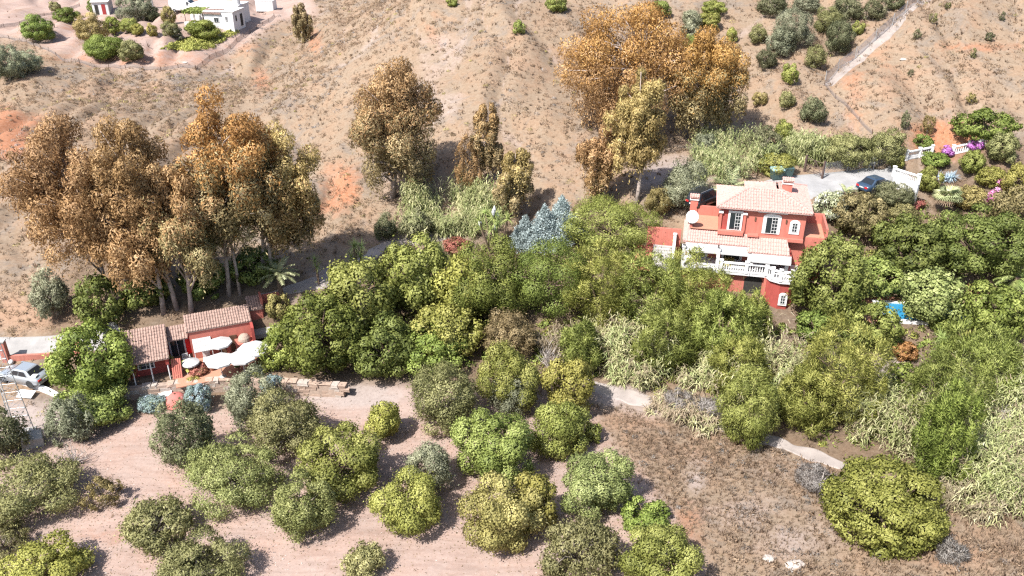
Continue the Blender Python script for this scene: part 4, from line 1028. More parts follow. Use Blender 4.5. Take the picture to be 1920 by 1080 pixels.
# loose white scrap and rocks on the slopes
for px, py, s, lb in [(1693,112,.5,'white scrap lying on the right slope'),(1490,1060,.75,'large pale boulder on the dry slope at bottom right'),(1440,1048,.5,'pale boulder left of the large one on the dry slope'),(347,118,.5,'white scrap on the farm soil near the fence'),(1665,655,.55,'white boulder at the top of the bare clearing')]:
    r = random.Random(px); q = MB(); n = 9
    prof = [(.5, -.15), (.62, .1), (.45, .38), (.12, .5)]; q.lathe(prof, n); q.v = [(x * r.uniform(.75, 1.3), y * r.uniform(.7, 1.2), z * r.uniform(.8, 1.2)) for x, y, z in q.v]
    ob = q.build('boulder', M['stone_b'], None, loc=hit(px, py)); ob.scale = (s * 1.3, s, s * .8); tag(ob, lb, 'boulder')

# ================================================================== PLANTS
def unit(rng, n):
    d = rng.normal(size=(n, 3)); return d / np.linalg.norm(d, axis=1, keepdims=True)
def leaf_quads(rng, P, Nrm, L, Wd, droop=0.0, jit=.6, radial=0.0, want_n=False):
    """one bent diamond per leaf or leaf spray: two triangles that share the midrib"""
    n = len(P)
    N_ = Nrm + rng.normal(size=(n, 3)) * jit; N_ /= np.linalg.norm(N_, axis=1, keepdims=True) + 1e-9
    t = np.cross(N_, unit(rng, n)) + Nrm * radial; t[:, 2] -= droop
    t /= np.linalg.norm(t, axis=1, keepdims=True) + 1e-9
    b = np.cross(N_, t); b /= np.linalg.norm(b, axis=1, keepdims=True) + 1e-9
    l = (L * rng.uniform(.6, 1.3, n))[:, None]; w = (Wd * rng.uniform(.6, 1.3, n))[:, None]
    N2 = np.cross(t, b)
    V = np.stack([P - t * l * .5, P + b * w * .5 + N2 * w * .18, P + t * l * .5, P - b * w * .5 + N2 * w * .18], 1).reshape(-1, 3)
    i = np.arange(n) * 4
    F = np.stack([np.stack([i, i + 2, i + 1], 1), np.stack([i, i + 3, i + 2], 1)], 1).reshape(-1, 3)
    if not want_n: return V, F
    S = Nrm * 1.0 + N2 * .42; S /= np.linalg.norm(S, axis=1, keepdims=True) + 1e-9
    return V, F, np.repeat(S, 4, 0)
# per kind: leaf length, width, number of lobes, lobe radius, lobe distance, coverage, jitter, droop, radial
G_OR = 'orchard trees on the bare field'
KIND = {
 'olive':   dict(L=.19, W=.075, lob=46, lr=(.14,.31), ds=(.45,.88), cov=1.25, jit=.50, droop=.0, rad=.6, irr=.34, tail=.08),
 'carob':   dict(L=.17, W=.105, lob=32, lr=(.17,.35), ds=(.45,.86), cov=1.30, jit=.42, droop=.0, rad=.25, irr=.34, tail=.04),
 'dome':    dict(L=.20, W=.11,  lob=110, lr=(.16,.25), ds=(.70,.82), cov=1.6,  jit=.40, droop=.0, rad=.3, irr=.10, tail=.02),
 'broad':   dict(L=.28, W=.15,  lob=60, lr=(.13,.26), ds=(.52,.86), cov=1.30, jit=.50, droop=.25, rad=.1, irr=.22, tail=.04),
 'fig':     dict(L=.28, W=.20,  lob=54, lr=(.14,.29), ds=(.50,.84), cov=1.25, jit=.45, droop=.15, rad=.1, irr=.28, tail=.05),
 'pine':    dict(L=.34, W=.050, lob=70, lr=(.10,.22), ds=(.45,.92), cov=1.50, jit=.45, droop=-.35, rad=1.2, irr=.24, tail=.07),
 'feather': dict(L=.28, W=.055, lob=60, lr=(.14,.28), ds=(.45,.84),  cov=1.35,  jit=.6,  droop=.35, rad=.5, irr=.22, tail=.07),
 'citrus':  dict(L=.16, W=.11,  lob=34, lr=(.17,.32), ds=(.45,.78), cov=1.35,  jit=.5,  droop=.1, rad=.1, irr=.24, tail=.05),
 'sparse':  dict(L=.16, W=.07,  lob=34, lr=(.10,.22), ds=(.40,.90), cov=.62,  jit=.7,  droop=.0, rad=.4, irr=.3, tail=.08),
 'dry':     dict(L=.26, W=.03,  lob=26, lr=(.18,.34), ds=(.3,.8),   cov=.55,  jit=.7,  droop=-.2, rad=1.0, irr=.2, tail=.1),
}
def crown_points(rng, k, R, H, n):
    p = KIND[k]; nl = p['lob']
    if R < 1.3: nl = max(12, int(nl * .55))
    k_ = np.arange(nl) + .5; zz_ = 1 - 1.58 * k_ / nl; ph = k_ * 2.39996 + rng.uniform(0, 6)
    d = np.c_[np.sqrt(1 - zz_**2) * np.cos(ph), np.sqrt(1 - zz_**2) * np.sin(ph), zz_] + rng.normal(0, .20, (nl, 3)); d /= np.linalg.norm(d, axis=1, keepdims=True)
    # uneven outline: a few broad bulges and hollows
    bd = unit(rng, 7); ba = rng.uniform(-1, 1, 7); f = 1 + p['irr'] * np.clip(((d @ bd.T).clip(0) ** 3 * ba).sum(1), -1.0, .35)
    lc = d * (rng.uniform(*p['ds'], nl) * f)[:, None]; lr = rng.uniform(*p['lr'], nl) * (1.35 if R < 1.3 else 1)
    lc = np.r_[lc, [[0, 0, -.05]]]; lr = np.r_[lr, [.74 if k == 'dome' else .54 if k in ('olive', 'carob') else .64]]; tl = np.r_[rng.random(nl), [.1]]  # core leaves get a low tint: shade in the crown gaps is painted
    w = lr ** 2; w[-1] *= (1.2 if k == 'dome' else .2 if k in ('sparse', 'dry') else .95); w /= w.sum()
    li = rng.choice(nl + 1, n, p=w)
    e = unit(rng, n); out = lc[li] / (np.linalg.norm(lc[li], axis=1, keepdims=True) + 1e-6)
    dot = (e * out).sum(1); flip = dot < -.15; e[flip] -= 2 * dot[flip, None] * out[flip]
    P = lc[li] + e * (lr[li] * rng.uniform(.70, 1.08, n) + rng.exponential(p['tail'], n) * (rng.random(n) < .35))[:, None]
    low = P[:, 2] < -.55; P[low, 2] = -.55 + (P[low, 2] + .55) * .45
    P[:, 2] = (P[:, 2] + .80) / 1.80           # 0 .. 1
    P = P * np.array([R, R, H]); P[:, 2] = np.maximum(P[:, 2], .04)
    Nn = e / np.array([R, R, H / 1.8]); Nn /= np.linalg.norm(Nn, axis=1, keepdims=True)
    return P, Nn, tl[li], (lc + [0, 0, .8]) / [1, 1, 1.8] * np.array([R, R, H])
_MESH = {}
def crown_mesh(kind, mat, R, H, var, dens=1.0):
    key = ('crown', kind, mat, R, H, var, dens)
    if key in _MESH: return _MESH[key]
    p = KIND[kind]; rng = np.random.default_rng(abs(hash((kind, round(R*10), round(H*10), var))) % 2**32 if False else (sum(map(ord, kind)) * 131 + int(R*10) * 17 + int(H*10) * 7 + var * 1009))
    a, c = R, H / 2; area = 4 * pi * ((2 * (a * c) ** 1.6 + (a * a) ** 1.6) / 3) ** (1 / 1.6)
    n = int(dens * p['cov'] * area / (p['L'] * p['W'] * .5)); n = min(max(int(n * 1.45), 320), 46000 if kind == 'dome' else 24000)
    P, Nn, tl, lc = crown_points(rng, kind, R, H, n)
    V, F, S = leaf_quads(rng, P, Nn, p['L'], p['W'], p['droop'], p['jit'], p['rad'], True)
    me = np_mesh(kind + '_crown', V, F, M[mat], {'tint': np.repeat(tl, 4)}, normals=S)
    _MESH[key] = (me, lc); return _MESH[key]
def trunk_mesh(kind, bark, R, H, var, lc):
    key = ('trunk', kind, bark, R, H, var)
    if key in _MESH: return _MESH[key]
    rng = random.Random(var * 7 + int(R * 100)); b = MB()
    r0 = .05 * R + .035
    fork = Vector((rng.uniform(-.1, .1) * R, rng.uniform(-.1, .1) * R, .26 * H))
    b.tube([(0, 0, -.35), (0.02 * R, .01, .1 * H), fork], [r0 * 1.5, r0 * 1.05, r0 * .9], 7)
    ids = list(range(len(lc))); rng.shuffle(ids)
    for q in ids[:9]:
        e = Vector(lc[q]); m = fork.lerp(e, .5) + Vector((rng.uniform(-.1, .1) * R, rng.uniform(-.1, .1) * R, .06 * H))
        b.tube([fork - Vector((0, 0, .05)), m, e], [r0 * .6, r0 * .38, r0 * .12], 5)
    _MESH[key] = b.mesh('trunk', M[bark], True); return _MESH[key]
SIZES = [.55, .95, 1.5, 2.1, 2.8, 3.7, 4.8]
_count = {}
PLANTED = []
def solve_box(x0, y0, x1, y1):
    """ground position, radius and height of a rounded crown that fills a picture box"""
    cx, cy = (x0 + x1) / 2, (y0 + y1) / 2
    H = 3.0; R = 2.0
    for _ in range(14):
        # ground point g such that g + (0,0,H/2) is seen at the box centre
        d = ray(cx, cy); X, Y, Z = _T * d[0], _T * d[1], CAMZ + _T * d[2]
        g = ground(X, Y) + H / 2 - Z; k = np.argmax(g > 0); k = max(k, 1)
        f = g[k-1] / (g[k-1] - g[k] + 1e-9); t = _T[k-1] + f * (_T[k] - _T[k-1])
        x, y = t * d[0], t * d[1]; z = float(ground(x, y)); s = FPX / t
        dp = atan2(CAMZ - z, y)
        R2 = (x1 - x0) / 2 / s; e = (y1 - y0) / 2 / s
        h2 = e * e - (R2 * sin(dp)) ** 2
        hh = sqrt(h2) / cos(dp) if h2 > (.45 * R2 * cos(dp)) ** 2 else .45 * R2
        R = .5 * R + .5 * R2; H = .5 * H + .5 * 2 * hh
    return np.array([x, y, z]), R, H
NAMES = {'olive': ('olive_tree', 'grey_wood'), 'carob': ('carob_tree', 'bark'), 'dome': ('domed_tree', 'bark'), 'broad': ('broadleaf_tree', 'bark'), 'fig': ('fig_tree', 'grey_wood'),
         'pine': ('pine_tree', 'bark'), 'feather': ('feathery_tree', 'bark'), 'citrus': ('fruit_tree', 'bark'), 'sparse': ('sparse_shrub', 'grey_wood'), 'dry': ('dry_shrub', 'dead_twig')}
def plant(kind, mat, box, label, name=None, cat='tree', group=None, bark=None, dens=1.0, sink=.12, stretch=1.0):
    pos, R, H = solve_box(*box); H *= stretch
    if group == G_OR: R *= .92
    q = min(SIZES, key=lambda s: abs(math.log(s / R)))
    asp = H / R; aq = min((.7, 1.05, 1.5, 2.2, 3.2), key=lambda s: abs(math.log(s / asp)))
    ck = (kind, mat, q, aq); v = _count.get(ck, 0); _count[ck] = v + 1; v = v % 3
    me, lc = crown_mesh(kind, mat, q, round(q * aq, 2), v, dens)
    nm, bk = NAMES[kind]; nm = name or nm
    rz = random.uniform(0, 6.28); sx = R / q; sz = H / round(q * aq, 2)
    PLANTED.append((pos, R, group))
    root = empty(nm, pos - np.array([0, 0, sink]), rz, label, cat, group)
    link('crown' if cat == 'tree' else 'foliage', me, root, scale=(sx, sx, sz))
    link('trunk' if cat == 'tree' else 'stem', trunk_mesh(kind, bark or bk, q, round(q * aq, 2), v, lc), root, scale=(sx, sx, sz))
    return root

# ---------------------------------------------------------------- leaf colours
def lm(n, d, m_, l, **k): M[n] = leaf_mat(n, d, m_, l, **k)
lm('olive_leaf', (.078,.080,.030), (.160,.156,.064), (.290,.274,.132))
lm('olive_grey', (.085,.092,.056), (.165,.170,.108), (.295,.298,.205))
lm('olive_pale', (.092,.108,.034), (.195,.212,.074), (.335,.345,.150))
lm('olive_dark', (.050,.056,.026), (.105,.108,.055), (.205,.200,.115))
lm('lime_leaf', (.080,.088,.019), (.175,.180,.045), (.295,.290,.095))
lm('yellow_leaf', (.094,.088,.020), (.200,.186,.047), (.325,.298,.098))
lm('fresh_leaf', (.070,.086,.020), (.155,.175,.044), (.275,.290,.098))
lm('green_leaf', (.050,.068,.015), (.122,.150,.032), (.240,.268,.076))
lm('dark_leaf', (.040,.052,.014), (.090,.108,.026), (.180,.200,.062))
lm('bronze_leaf', (.062,.056,.024), (.140,.122,.052), (.255,.220,.105))
lm('pine_leaf', (.068,.080,.017), (.172,.186,.045), (.320,.322,.106))
lm('ochre_leaf', (.10,.084,.030), (.195,.162,.060), (.31,.265,.118))
lm('euc_brown', (.100,.060,.026), (.255,.160,.072), (.430,.305,.165), jitter=.10, hue=.008)
lm('euc_orange', (.115,.060,.020), (.290,.165,.055), (.460,.295,.118), jitter=.10, hue=.006)
lm('euc_gold', (.115,.085,.032), (.265,.200,.080), (.420,.335,.150), jitter=.08, hue=.006)
lm('euc_olive', (.085,.066,.032), (.205,.160,.078), (.355,.290,.160), jitter=.10, hue=.01)
lm('cane_leaf', (.095,.098,.042), (.235,.228,.115), (.430,.412,.250), hue=.01)
lm('cane_green', (.085,.105,.036), (.195,.220,.090), (.365,.378,.200), hue=.01)
lm('cane_dry', (.16,.125,.078), (.30,.24,.16), (.45,.39,.28), hue=.01, gain=1)
lm('blue_fir', (.095,.115,.11), (.23,.275,.27), (.40,.45,.445))
lm('blue_flower', (.10,.135,.085), (.19,.245,.23), (.36,.43,.50), hue=.01)
lm('agave_leaf', (.14,.18,.21), (.27,.33,.38), (.42,.48,.54))
lm('pink_flower', (.18,.10,.08), (.55,.16,.35), (.75,.42,.62))
lm('red_flower', (.09,.075,.035), (.20,.07,.055), (.36,.11,.11))
lm('purple_flower', (.12,.08,.08), (.34,.10,.36), (.60,.32,.66))
lm('white_flower', (.09,.11,.05), (.30,.32,.20), (.78,.76,.68))
lm('cream_flower', (.14,.13,.04), (.48,.40,.17), (.74,.65,.38))
lm('rust_leaf', (.09,.042,.02), (.20,.095,.04), (.31,.16,.07))
lm('dry_leaf', (.14,.095,.06), (.25,.18,.12), (.35,.27,.19), gain=1.25, trans=.5)
lm('grey_leaf', (.15,.13,.115), (.27,.245,.225), (.38,.36,.34), gain=1.25, trans=.5)
lm('tan_grass', (.18,.13,.082), (.285,.215,.145), (.385,.305,.22), gain=1.25, trans=.5)
lm('brown_grass', (.14,.095,.06), (.24,.17,.112), (.33,.25,.175), gain=1.25, trans=.5)
lm('yucca_leaf', (.08,.11,.03), (.20,.25,.075), (.38,.42,.18))
lm('palm_leaf', (.09,.105,.05), (.21,.23,.115), (.38,.39,.24))
lm('cactus_skin', (.17,.19,.05), (.30,.31,.10), (.42,.42,.18))
lm('khaki_leaf', (.085,.082,.024), (.182,.172,.055), (.305,.286,.112))
lm('dome_leaf', (.050,.056,.012), (.122,.128,.028), (.225,.225,.068))
lm('vine_leaf', (.095,.10,.022), (.20,.20,.05), (.31,.30,.10))

# ---------------------------------------------------------------- eucalyptus: tall, pale trunks, hanging foliage
def eucalyptus(box, base, label, mats, trunks, seed, leaves=21000, nl=46, group='tall eucalyptus trees', lrm=(.11, .24), up=.0):
    """box = picture box of the crown, base = list of picture points where trunks meet the ground"""
    rng = np.random.default_rng(seed); rr = random.Random(seed)
    x0, y0, x1, y1 = box
    B = [hit(*p) for p in base]; b0 = np.mean(B, axis=0)
    _, _, dep = proj(b0 + np.array([0, 0, 8])); s = FPX / dep
    R = (x1 - x0) / 2 / s; dp = atan2(CAMZ - b0[2] - 8, b0[1])
    # height so that the crown top shows at y0
    ztop = b0[2]; d = ray((x0 + x1) / 2, y0); ztop = CAMZ + d[2] * (b0[1] + .25 * R) / d[1]
    d = ray((x0 + x1) / 2, y1); zbot = max(CAMZ + d[2] * (b0[1] - .45 * R) / d[1], b0[2] + 1.0)
    cxw = ray((x0 + x1) / 2, (y0 + y1) / 2)[0] * (b0[1] / ray((x0 + x1) / 2, (y0 + y1) / 2)[1])
    C = np.array([cxw, b0[1], (ztop + zbot) / 2]); Hh = (ztop - zbot) / 2 * 1.06; R *= 1.06; leaves = int(leaves * 2.1); nl = int(nl * 2.0)
    root = empty('eucalyptus_tree', b0 - np.array([0, 0, .2]), 0, label, 'tree', group)
    o = b0 - np.array([0, 0, .2])
    dd = unit(rng, nl); rad = rng.uniform(.22, 1.0, nl) ** .7 * .88
    lc = dd * rad[:, None]; lr = rng.uniform(*lrm, nl)
    shape = 1 - .30 * np.clip(lc[:, 2], 0, 1) ** 1.5 - up * np.clip(-lc[:, 2], 0, 1); lc[:, :2] *= shape[:, None]
    n = leaves
    w = lr ** 2; w /= w.sum(); li = rng.choice(nl, n, p=w)
    e = unit(rng, n); e[:, 2] = np.where(e[:, 2] < -.4, e[:, 2] * .6, e[:, 2])
    rfac = rng.uniform(.55, 1.1, n) ** .5
    Rd = min(R * .85, 6.5); Rm = min((R + Rd) / 2, Hh)
    P = lc[li] * np.array([R, Rd, Hh]) + e * (lr[li] * rfac * Rm)[:, None] * np.array([1.12, 1.12, .95]) + (C - o)
    P[:, 2] -= rng.exponential(.45, n)                  # hanging sprays
    Nn = e.copy()
    V, F, S = leaf_quads(rng, P, Nn, .33, .105, .6, .55, .2, True)
    half = (lc[li][:, 2] + rng.normal(0, .25, n)) > .1
    tl = rng.random(nl)[li]
    for nm, mt, sel in (('crown', mats[0], half), ('crown', mats[1], ~half)):
        q = np.repeat(sel, 4); remap = np.cumsum(q) - 1; fs = np.repeat(sel, 2)
        me = np_mesh('eucalyptus_crown', V[q], remap[F[fs]], M[mt], {'tint': np.repeat(tl, 4)[q]}, normals=S[q])
        link(nm, me, root)
    lw = lc * np.array([R, Rd, Hh]) + (C - o)
    order = list(range(nl)); rr.shuffle(order)
    for ti, b in enumerate(B):
        tb = MB(); b = b - o
        r0 = trunks * rr.uniform(.8, 1.15)
        tgt = lw[order[ti::len(B)]]
        tgt = tgt[np.argsort(tgt[:, 2])]
        top = tgt[-1] if len(tgt) else C - o
        def along(t):
            m = np.array([b[0] * (1-t) + (top[0]*.6 + b[0]*.4) * t, b[1] * (1-t) + (top[1]*.6 + b[1]*.4) * t, b[2] * (1-t) + top[2] * t])
            return m + np.array([sin(t * 5 + ti) * .25, cos(t * 4 + ti) * .2, 0])
        ts = np.linspace(0, 1, 9)
        tb.tube([along(t) - (np.array([0, 0, .5]) if t == 0 else 0) for t in ts], [r0 * (1.25 if t == 0 else 1) * (1 - .88 * t) for t in ts], 8)
        for g in tgt[:-1]:
            t0 = min(.85, max(.12, (g[2] - b[2]) / max(1, top[2] - b[2]) * .72 - .08)); a = along(t0)
            mid = a * .5 + g * .5 + np.array([0, 0, .5 + rr.random()])
            rb = r0 * (1 - .88 * t0)
            tb.tube([a, mid, g], [rb * .55, rb * .36, .03], 5)
        tb.build('trunk', M['euc_bark'], root, smooth=True)
    return root

# ---------------------------------------------------------------- rosettes, palms, canes
def blades(rng, n, L, W, droop, up=(.0, 1.2), seg=4, fold=.0, taper=.5):
    """a rosette of arching strap leaves"""
    V, F = [], []
    az = rng.uniform(0, 2*pi, n); el = rng.uniform(*up, n)
    for i in range(n):
        l = L * rng.uniform(.75, 1.15); d = np.array([cos(az[i]) * cos(el[i]), sin(az[i]) * cos(el[i]), sin(el[i])])
        side = np.array([-sin(az[i]), cos(az[i]), 0]); p = np.zeros(3); base = len(V)
        for k in range(seg + 1):
            t = k / seg; w = W * (1 - t * (1 - .04)) if taper else W * (1 - abs(t - .45) * 1.6)
            V.append(p - side * w / 2); V.append(p + side * w / 2)
            d = d + np.array([0, 0, -droop / seg]); d /= np.linalg.norm(d); p = p + d * l / seg
        for k in range(seg):
            a = base + 2 * k; F.append((a, a + 1, a + 3, a + 2))
    return np.array(V), np.array(F)
def merge(parts):
    V, F, n = [], [], 0
    for v, f in parts: V.append(v); F.append(f + n); n += len(v)
    return np.concatenate(V), np.concatenate(F)
def rosette_plant(name, px, label, mat, heads, L, W, droop, cat='plant', group=None, nb=44, up=(-.3, 1.4), stem=.07, seed=1, spread=.5, hmin=.4, hmax=1.6, flower=None):
    g = hit(*px); rng = np.random.default_rng(seed); rr = random.Random(seed)
    root = empty(name, g - np.array([0, 0, .1]), 0, label, cat, group)
    for k in range(heads):
        x, y, h = rr.uniform(-spread, spread), rr.uniform(-spread, spread), rr.uniform(hmin, hmax)
        v, f = blades(rng, nb, L, W, droop, up)
        tint = np.repeat(rng.random(nb), (len(v) // nb))
        link('leaf_rosette', np_mesh('leaf_rosette', v + [x, y, h + .1], f, M[mat], {'tint': tint}), root)
        MB().tube([(x * .3, y * .3, -.3), (x * .7, y * .7, h * .55), (x, y, h + .12)], [stem * 1.3, stem, stem * .85], 6).build('stem', M['bark'], root)
        if flower and k < flower:
            MB().lathe([(.03, h), (.05, h + .35), (.14, h + .5), (.17, h + .8), (.09, h + 1.05), (.02, h + 1.2)], 8, (x, y)).build('flower_spike', M['canvas'], root)
    return root
def feather_palm(px, label, L=2.4, h=.8, n=26, seed=1, mat='palm_leaf', cat='palm', name='palm'):
    g = hit(*px); rng = np.random.default_rng(seed); root = empty(name, g - np.array([0, 0, .1]), 0, label, cat)
    for i in range(n):
        az = i * 2.399 + rng.uniform(-.2, .2); el = rng.uniform(.15, 1.25); V, F = [], []
        d = np.array([cos(az) * cos(el), sin(az) * cos(el), sin(el)]); side = np.array([-sin(az), cos(az), 0]); p = np.array([0, 0, h])
        for k in range(14):
            d = d + np.array([0, 0, -.085]); d /= np.linalg.norm(d); p = p + d * L / 14
            if k < 2: continue
            ll = L * .2 * (1 - abs(k / 13 - .45))
            for s in (-1, 1):
                q = p + side * s * ll + d * ll * .6 + np.array([0, 0, -.25 * ll]); b = len(V)
                V += [p - d * .06, p + d * .06, q]; F.append((b, b + 1, b + 2))
        link('frond', np_mesh('frond', np.array(V), np.array(F), M[mat], {'tint': np.full(len(V), rng.random())}), root)
    MB().tube([(0, 0, -.3), (0, 0, h * .6), (0, 0, h + .1)], [.26, .22, .2], 8).build('trunk', M['bark'], root)
    return root
def fan_palm(px, label, h=2.2, n=22, L=1.0, seed=3):
    g = hit(*px); rng = np.random.default_rng(seed); root = empty('fan_palm', g - np.array([0, 0, .1]), 0, label, 'palm')
    for i in range(n):
        az = i * 2.399; el = rng.uniform(-.5, 1.2); d = np.array([cos(az)*cos(el), sin(az)*cos(el), sin(el)]); side = np.array([-sin(az), cos(az), 0]); upv = np.cross(d, side)
        c = np.array([0, 0, h]) + d * .55; V, F = [], []
        V += [np.array([0, 0, h]) - side * .02, np.array([0, 0, h]) + side * .02, c]; F.append((0, 1, 2))
        for k in range(17):
            a = (k - 8) / 8 * 1.9; r = d * cos(a) + side * sin(a); w = -d * sin(a) + side * cos(a)
            m_ = c + r * L * .5 * (.8 + .2 * cos(a)); q = c + r * L * (.75 + .25 * cos(a)) - np.array([0, 0, .22]) - upv * .05; b0 = len(V)
            V += [c, m_ - w * .055, q, m_ + w * .055]; F += [(b0, b0 + 1, b0 + 2), (b0, b0 + 2, b0 + 3)]
        link('frond', np_mesh('frond', np.array(V), np.array(F), M['palm_leaf' if el > -.1 else 'dry_leaf'], {'tint': np.full(len(V), rng.random())}), root)
    MB().tube([(0, 0, -.3), (.05, 0, h * .5), (0, 0, h)], [.2, .17, .2], 8).build('trunk', M['bark'], root)
    return root
def scatter_px(rng, poly, n):
    xs = [p[0] for p in poly]; ys = [p[1] for p in poly]; out = []
    while len(out) < n:
        x = rng.uniform(min(xs), max(xs), n * 2); y = rng.uniform(min(ys), max(ys), n * 2)
        k = in_poly(x, y, poly); out += list(zip(x[k], y[k]))
    return out[:n]
def cane_bed(name, poly, n, hgt, label, mats, seed, wts=(.5, .3, .2), lean=.25, cat='reeds', leafL=.85):
    """giant reed: leaning stalks with long drooping leaves"""
    rng = np.random.default_rng(seed); G = np.array([hit(*p) for p in scatter_px(rng, poly, max(30, n // 13))])
    G = G[rng.integers(0, len(G), n)] + np.c_[rng.normal(0, .42, (n, 2)), np.zeros(n)]
    G[:, 2] = ground(G[:, 0], G[:, 1]) - .1
    # stalks lean together in clumps
    ang = vnoise(G[:, 0], G[:, 1], 2.2) * 9 + rng.normal(0, .5, n); ln = lean * rng.uniform(.3, 1.6, n)
    h = hgt * (1 + vnoise(G[:, 1], G[:, 0], 2.0) * 1.0) * rng.uniform(.6, 1.2, n)
    dirv = np.c_[np.cos(ang) * ln, np.sin(ang) * ln, np.ones(n)]; dirv /= np.linalg.norm(dirv, axis=1, keepdims=True)
    which = rng.choice(len(mats), n, p=np.array(wts) / sum(wts))
    root = None
    for mi, mt in enumerate(mats):
        s = which == mi; m = s.sum()
        if m == 0: continue
        g, dv, hh = G[s], dirv[s], h[s]; nl = 12
        t = np.tile(np.linspace(.18, 1.0, nl), (m, 1)); bend = np.c_[np.cos(ang[s]), np.sin(ang[s]), -.3 * np.ones(m)]
        P = g[:, None] + dv[:, None] * (hh[:, None] * t)[..., None] + bend[:, None] * (.22 * hh[:, None] * t ** 3)[..., None]
        P = P.reshape(-1, 3); az = rng.uniform(0, 2*pi, len(P)); el = rng.uniform(.2, .9, len(P))
        d1 = np.c_[np.cos(az)*np.cos(el), np.sin(az)*np.cos(el), np.sin(el)]; d2 = np.c_[np.cos(az)*.75, np.sin(az)*.75, -.75*np.ones(len(P))]
        sd_ = np.c_[-np.sin(az), np.cos(az), np.zeros(len(P))]; l = leafL * rng.uniform(.6, 1.2, len(P))[:, None]; w = .07
        A = P; Bq = P + d1 * l * .5; Cq = Bq + d2 * l * .55
        V = np.stack([A - sd_*w*.5, A + sd_*w*.5, Bq + sd_*w*.5, Bq - sd_*w*.5, Cq], 1).reshape(-1, 3)
        i = np.arange(len(P)) * 5
        F = np.stack([np.stack([i, i+1, i+2], 1), np.stack([i, i+2, i+3], 1), np.stack([i+3, i+2, i+4], 1)], 1).reshape(-1, 3)
        tint = np.repeat(np.repeat(rng.random(m), nl), 5)
        # stalk: a narrow three-sided blade of geometry
        tip = P.reshape(m, nl, 3)[:, -1]; mid = P.reshape(m, nl, 3)[:, nl // 2]; off = np.array([.02, .012, 0])
        Vs = np.stack([g - off, g + off, mid + off, mid - off, tip], 1).reshape(-1, 3); j = np.arange(m) * 5 + len(V)
        Fs = np.stack([np.stack([j, j+1, j+2], 1), np.stack([j, j+2, j+3], 1), np.stack([j+3, j+2, j+4], 1)], 1).reshape(-1, 3)
        me = np_mesh(name, np.r_[V, Vs], np.r_[F, Fs], M[mt], {'tint': np.r_[tint, np.repeat(rng.random(m), 5)]})
        if root is None: root = tag(link(name, me), label, cat, kind='stuff')
        else: tag(link('reed_mass', me, root), kind='stuff')
    return root
def tufts(name, P, hgt, nb, W, mat, label, cat, seed, spread=.9):
    """low grass or scrub tufts, joined"""
    rng = np.random.default_rng(seed); n = len(P); P = np.repeat(P, nb, 0); m = len(P)
    hh = np.repeat(hgt * rng.uniform(.5, 1.4, n), nb) * rng.uniform(.6, 1.1, m)
    az = rng.uniform(0, 2*pi, m); sp = rng.uniform(0, spread, m)
    d = np.c_[np.cos(az) * sp, np.sin(az) * sp, np.ones(m)]; d /= np.linalg.norm(d, axis=1, keepdims=True)
    s = np.c_[-np.sin(az + .7), np.cos(az + .7), np.zeros(m)] * (W * hh / hgt)[:, None]
    base = P + d * np.array([1, 1, 0]) * (hh * .25)[:, None] - [0, 0, .04]
    V = np.stack([base - s, base + s, base + d * hh[:, None]], 1).reshape(-1, 3)
    F = np.arange(m * 3).reshape(-1, 3)
    nz = np.cross(V[1::3] - V[0::3], V[2::3] - V[0::3])[:, 2] < 0
    F[nz] = F[nz][:, ::-1]
    S = d * np.array([1, 1, 0]) * .7 + [0, 0, 1.0] + rng.normal(0, .25, (m, 3)); S /= np.linalg.norm(S, axis=1, keepdims=True)
    return tag(link(name, np_mesh(name, V, F, M[mat], {'tint': np.repeat(np.repeat(rng.random(n), nb), 3)}, normals=np.repeat(S, 3, 0))), label, cat, kind='stuff')
def scrub(name, P, Rr, nq, mat, label, cat, seed, L=.22, W=.06):
    """low rounded cushions of twigs, joined"""
    rng = np.random.default_rng(seed); n = len(P); rr = Rr * rng.uniform(.45, 1.5, n); C = np.repeat(P, nq, 0); r = np.repeat(rr, nq)
    e = unit(rng, len(C)); e[:, 2] = np.abs(e[:, 2])
    Q = C + e * (r * rng.uniform(.5, 1.05, len(C)))[:, None] * np.array([1, 1, .75])
    V, F, S = leaf_quads(rng, Q, e, L, W, -.15, .5, .8, True)
    return tag(link(name, np_mesh(name, V, F, M[mat], {'tint': np.repeat(np.repeat(rng.random(n), nq), 4)}, normals=S)), label, cat, kind='stuff')

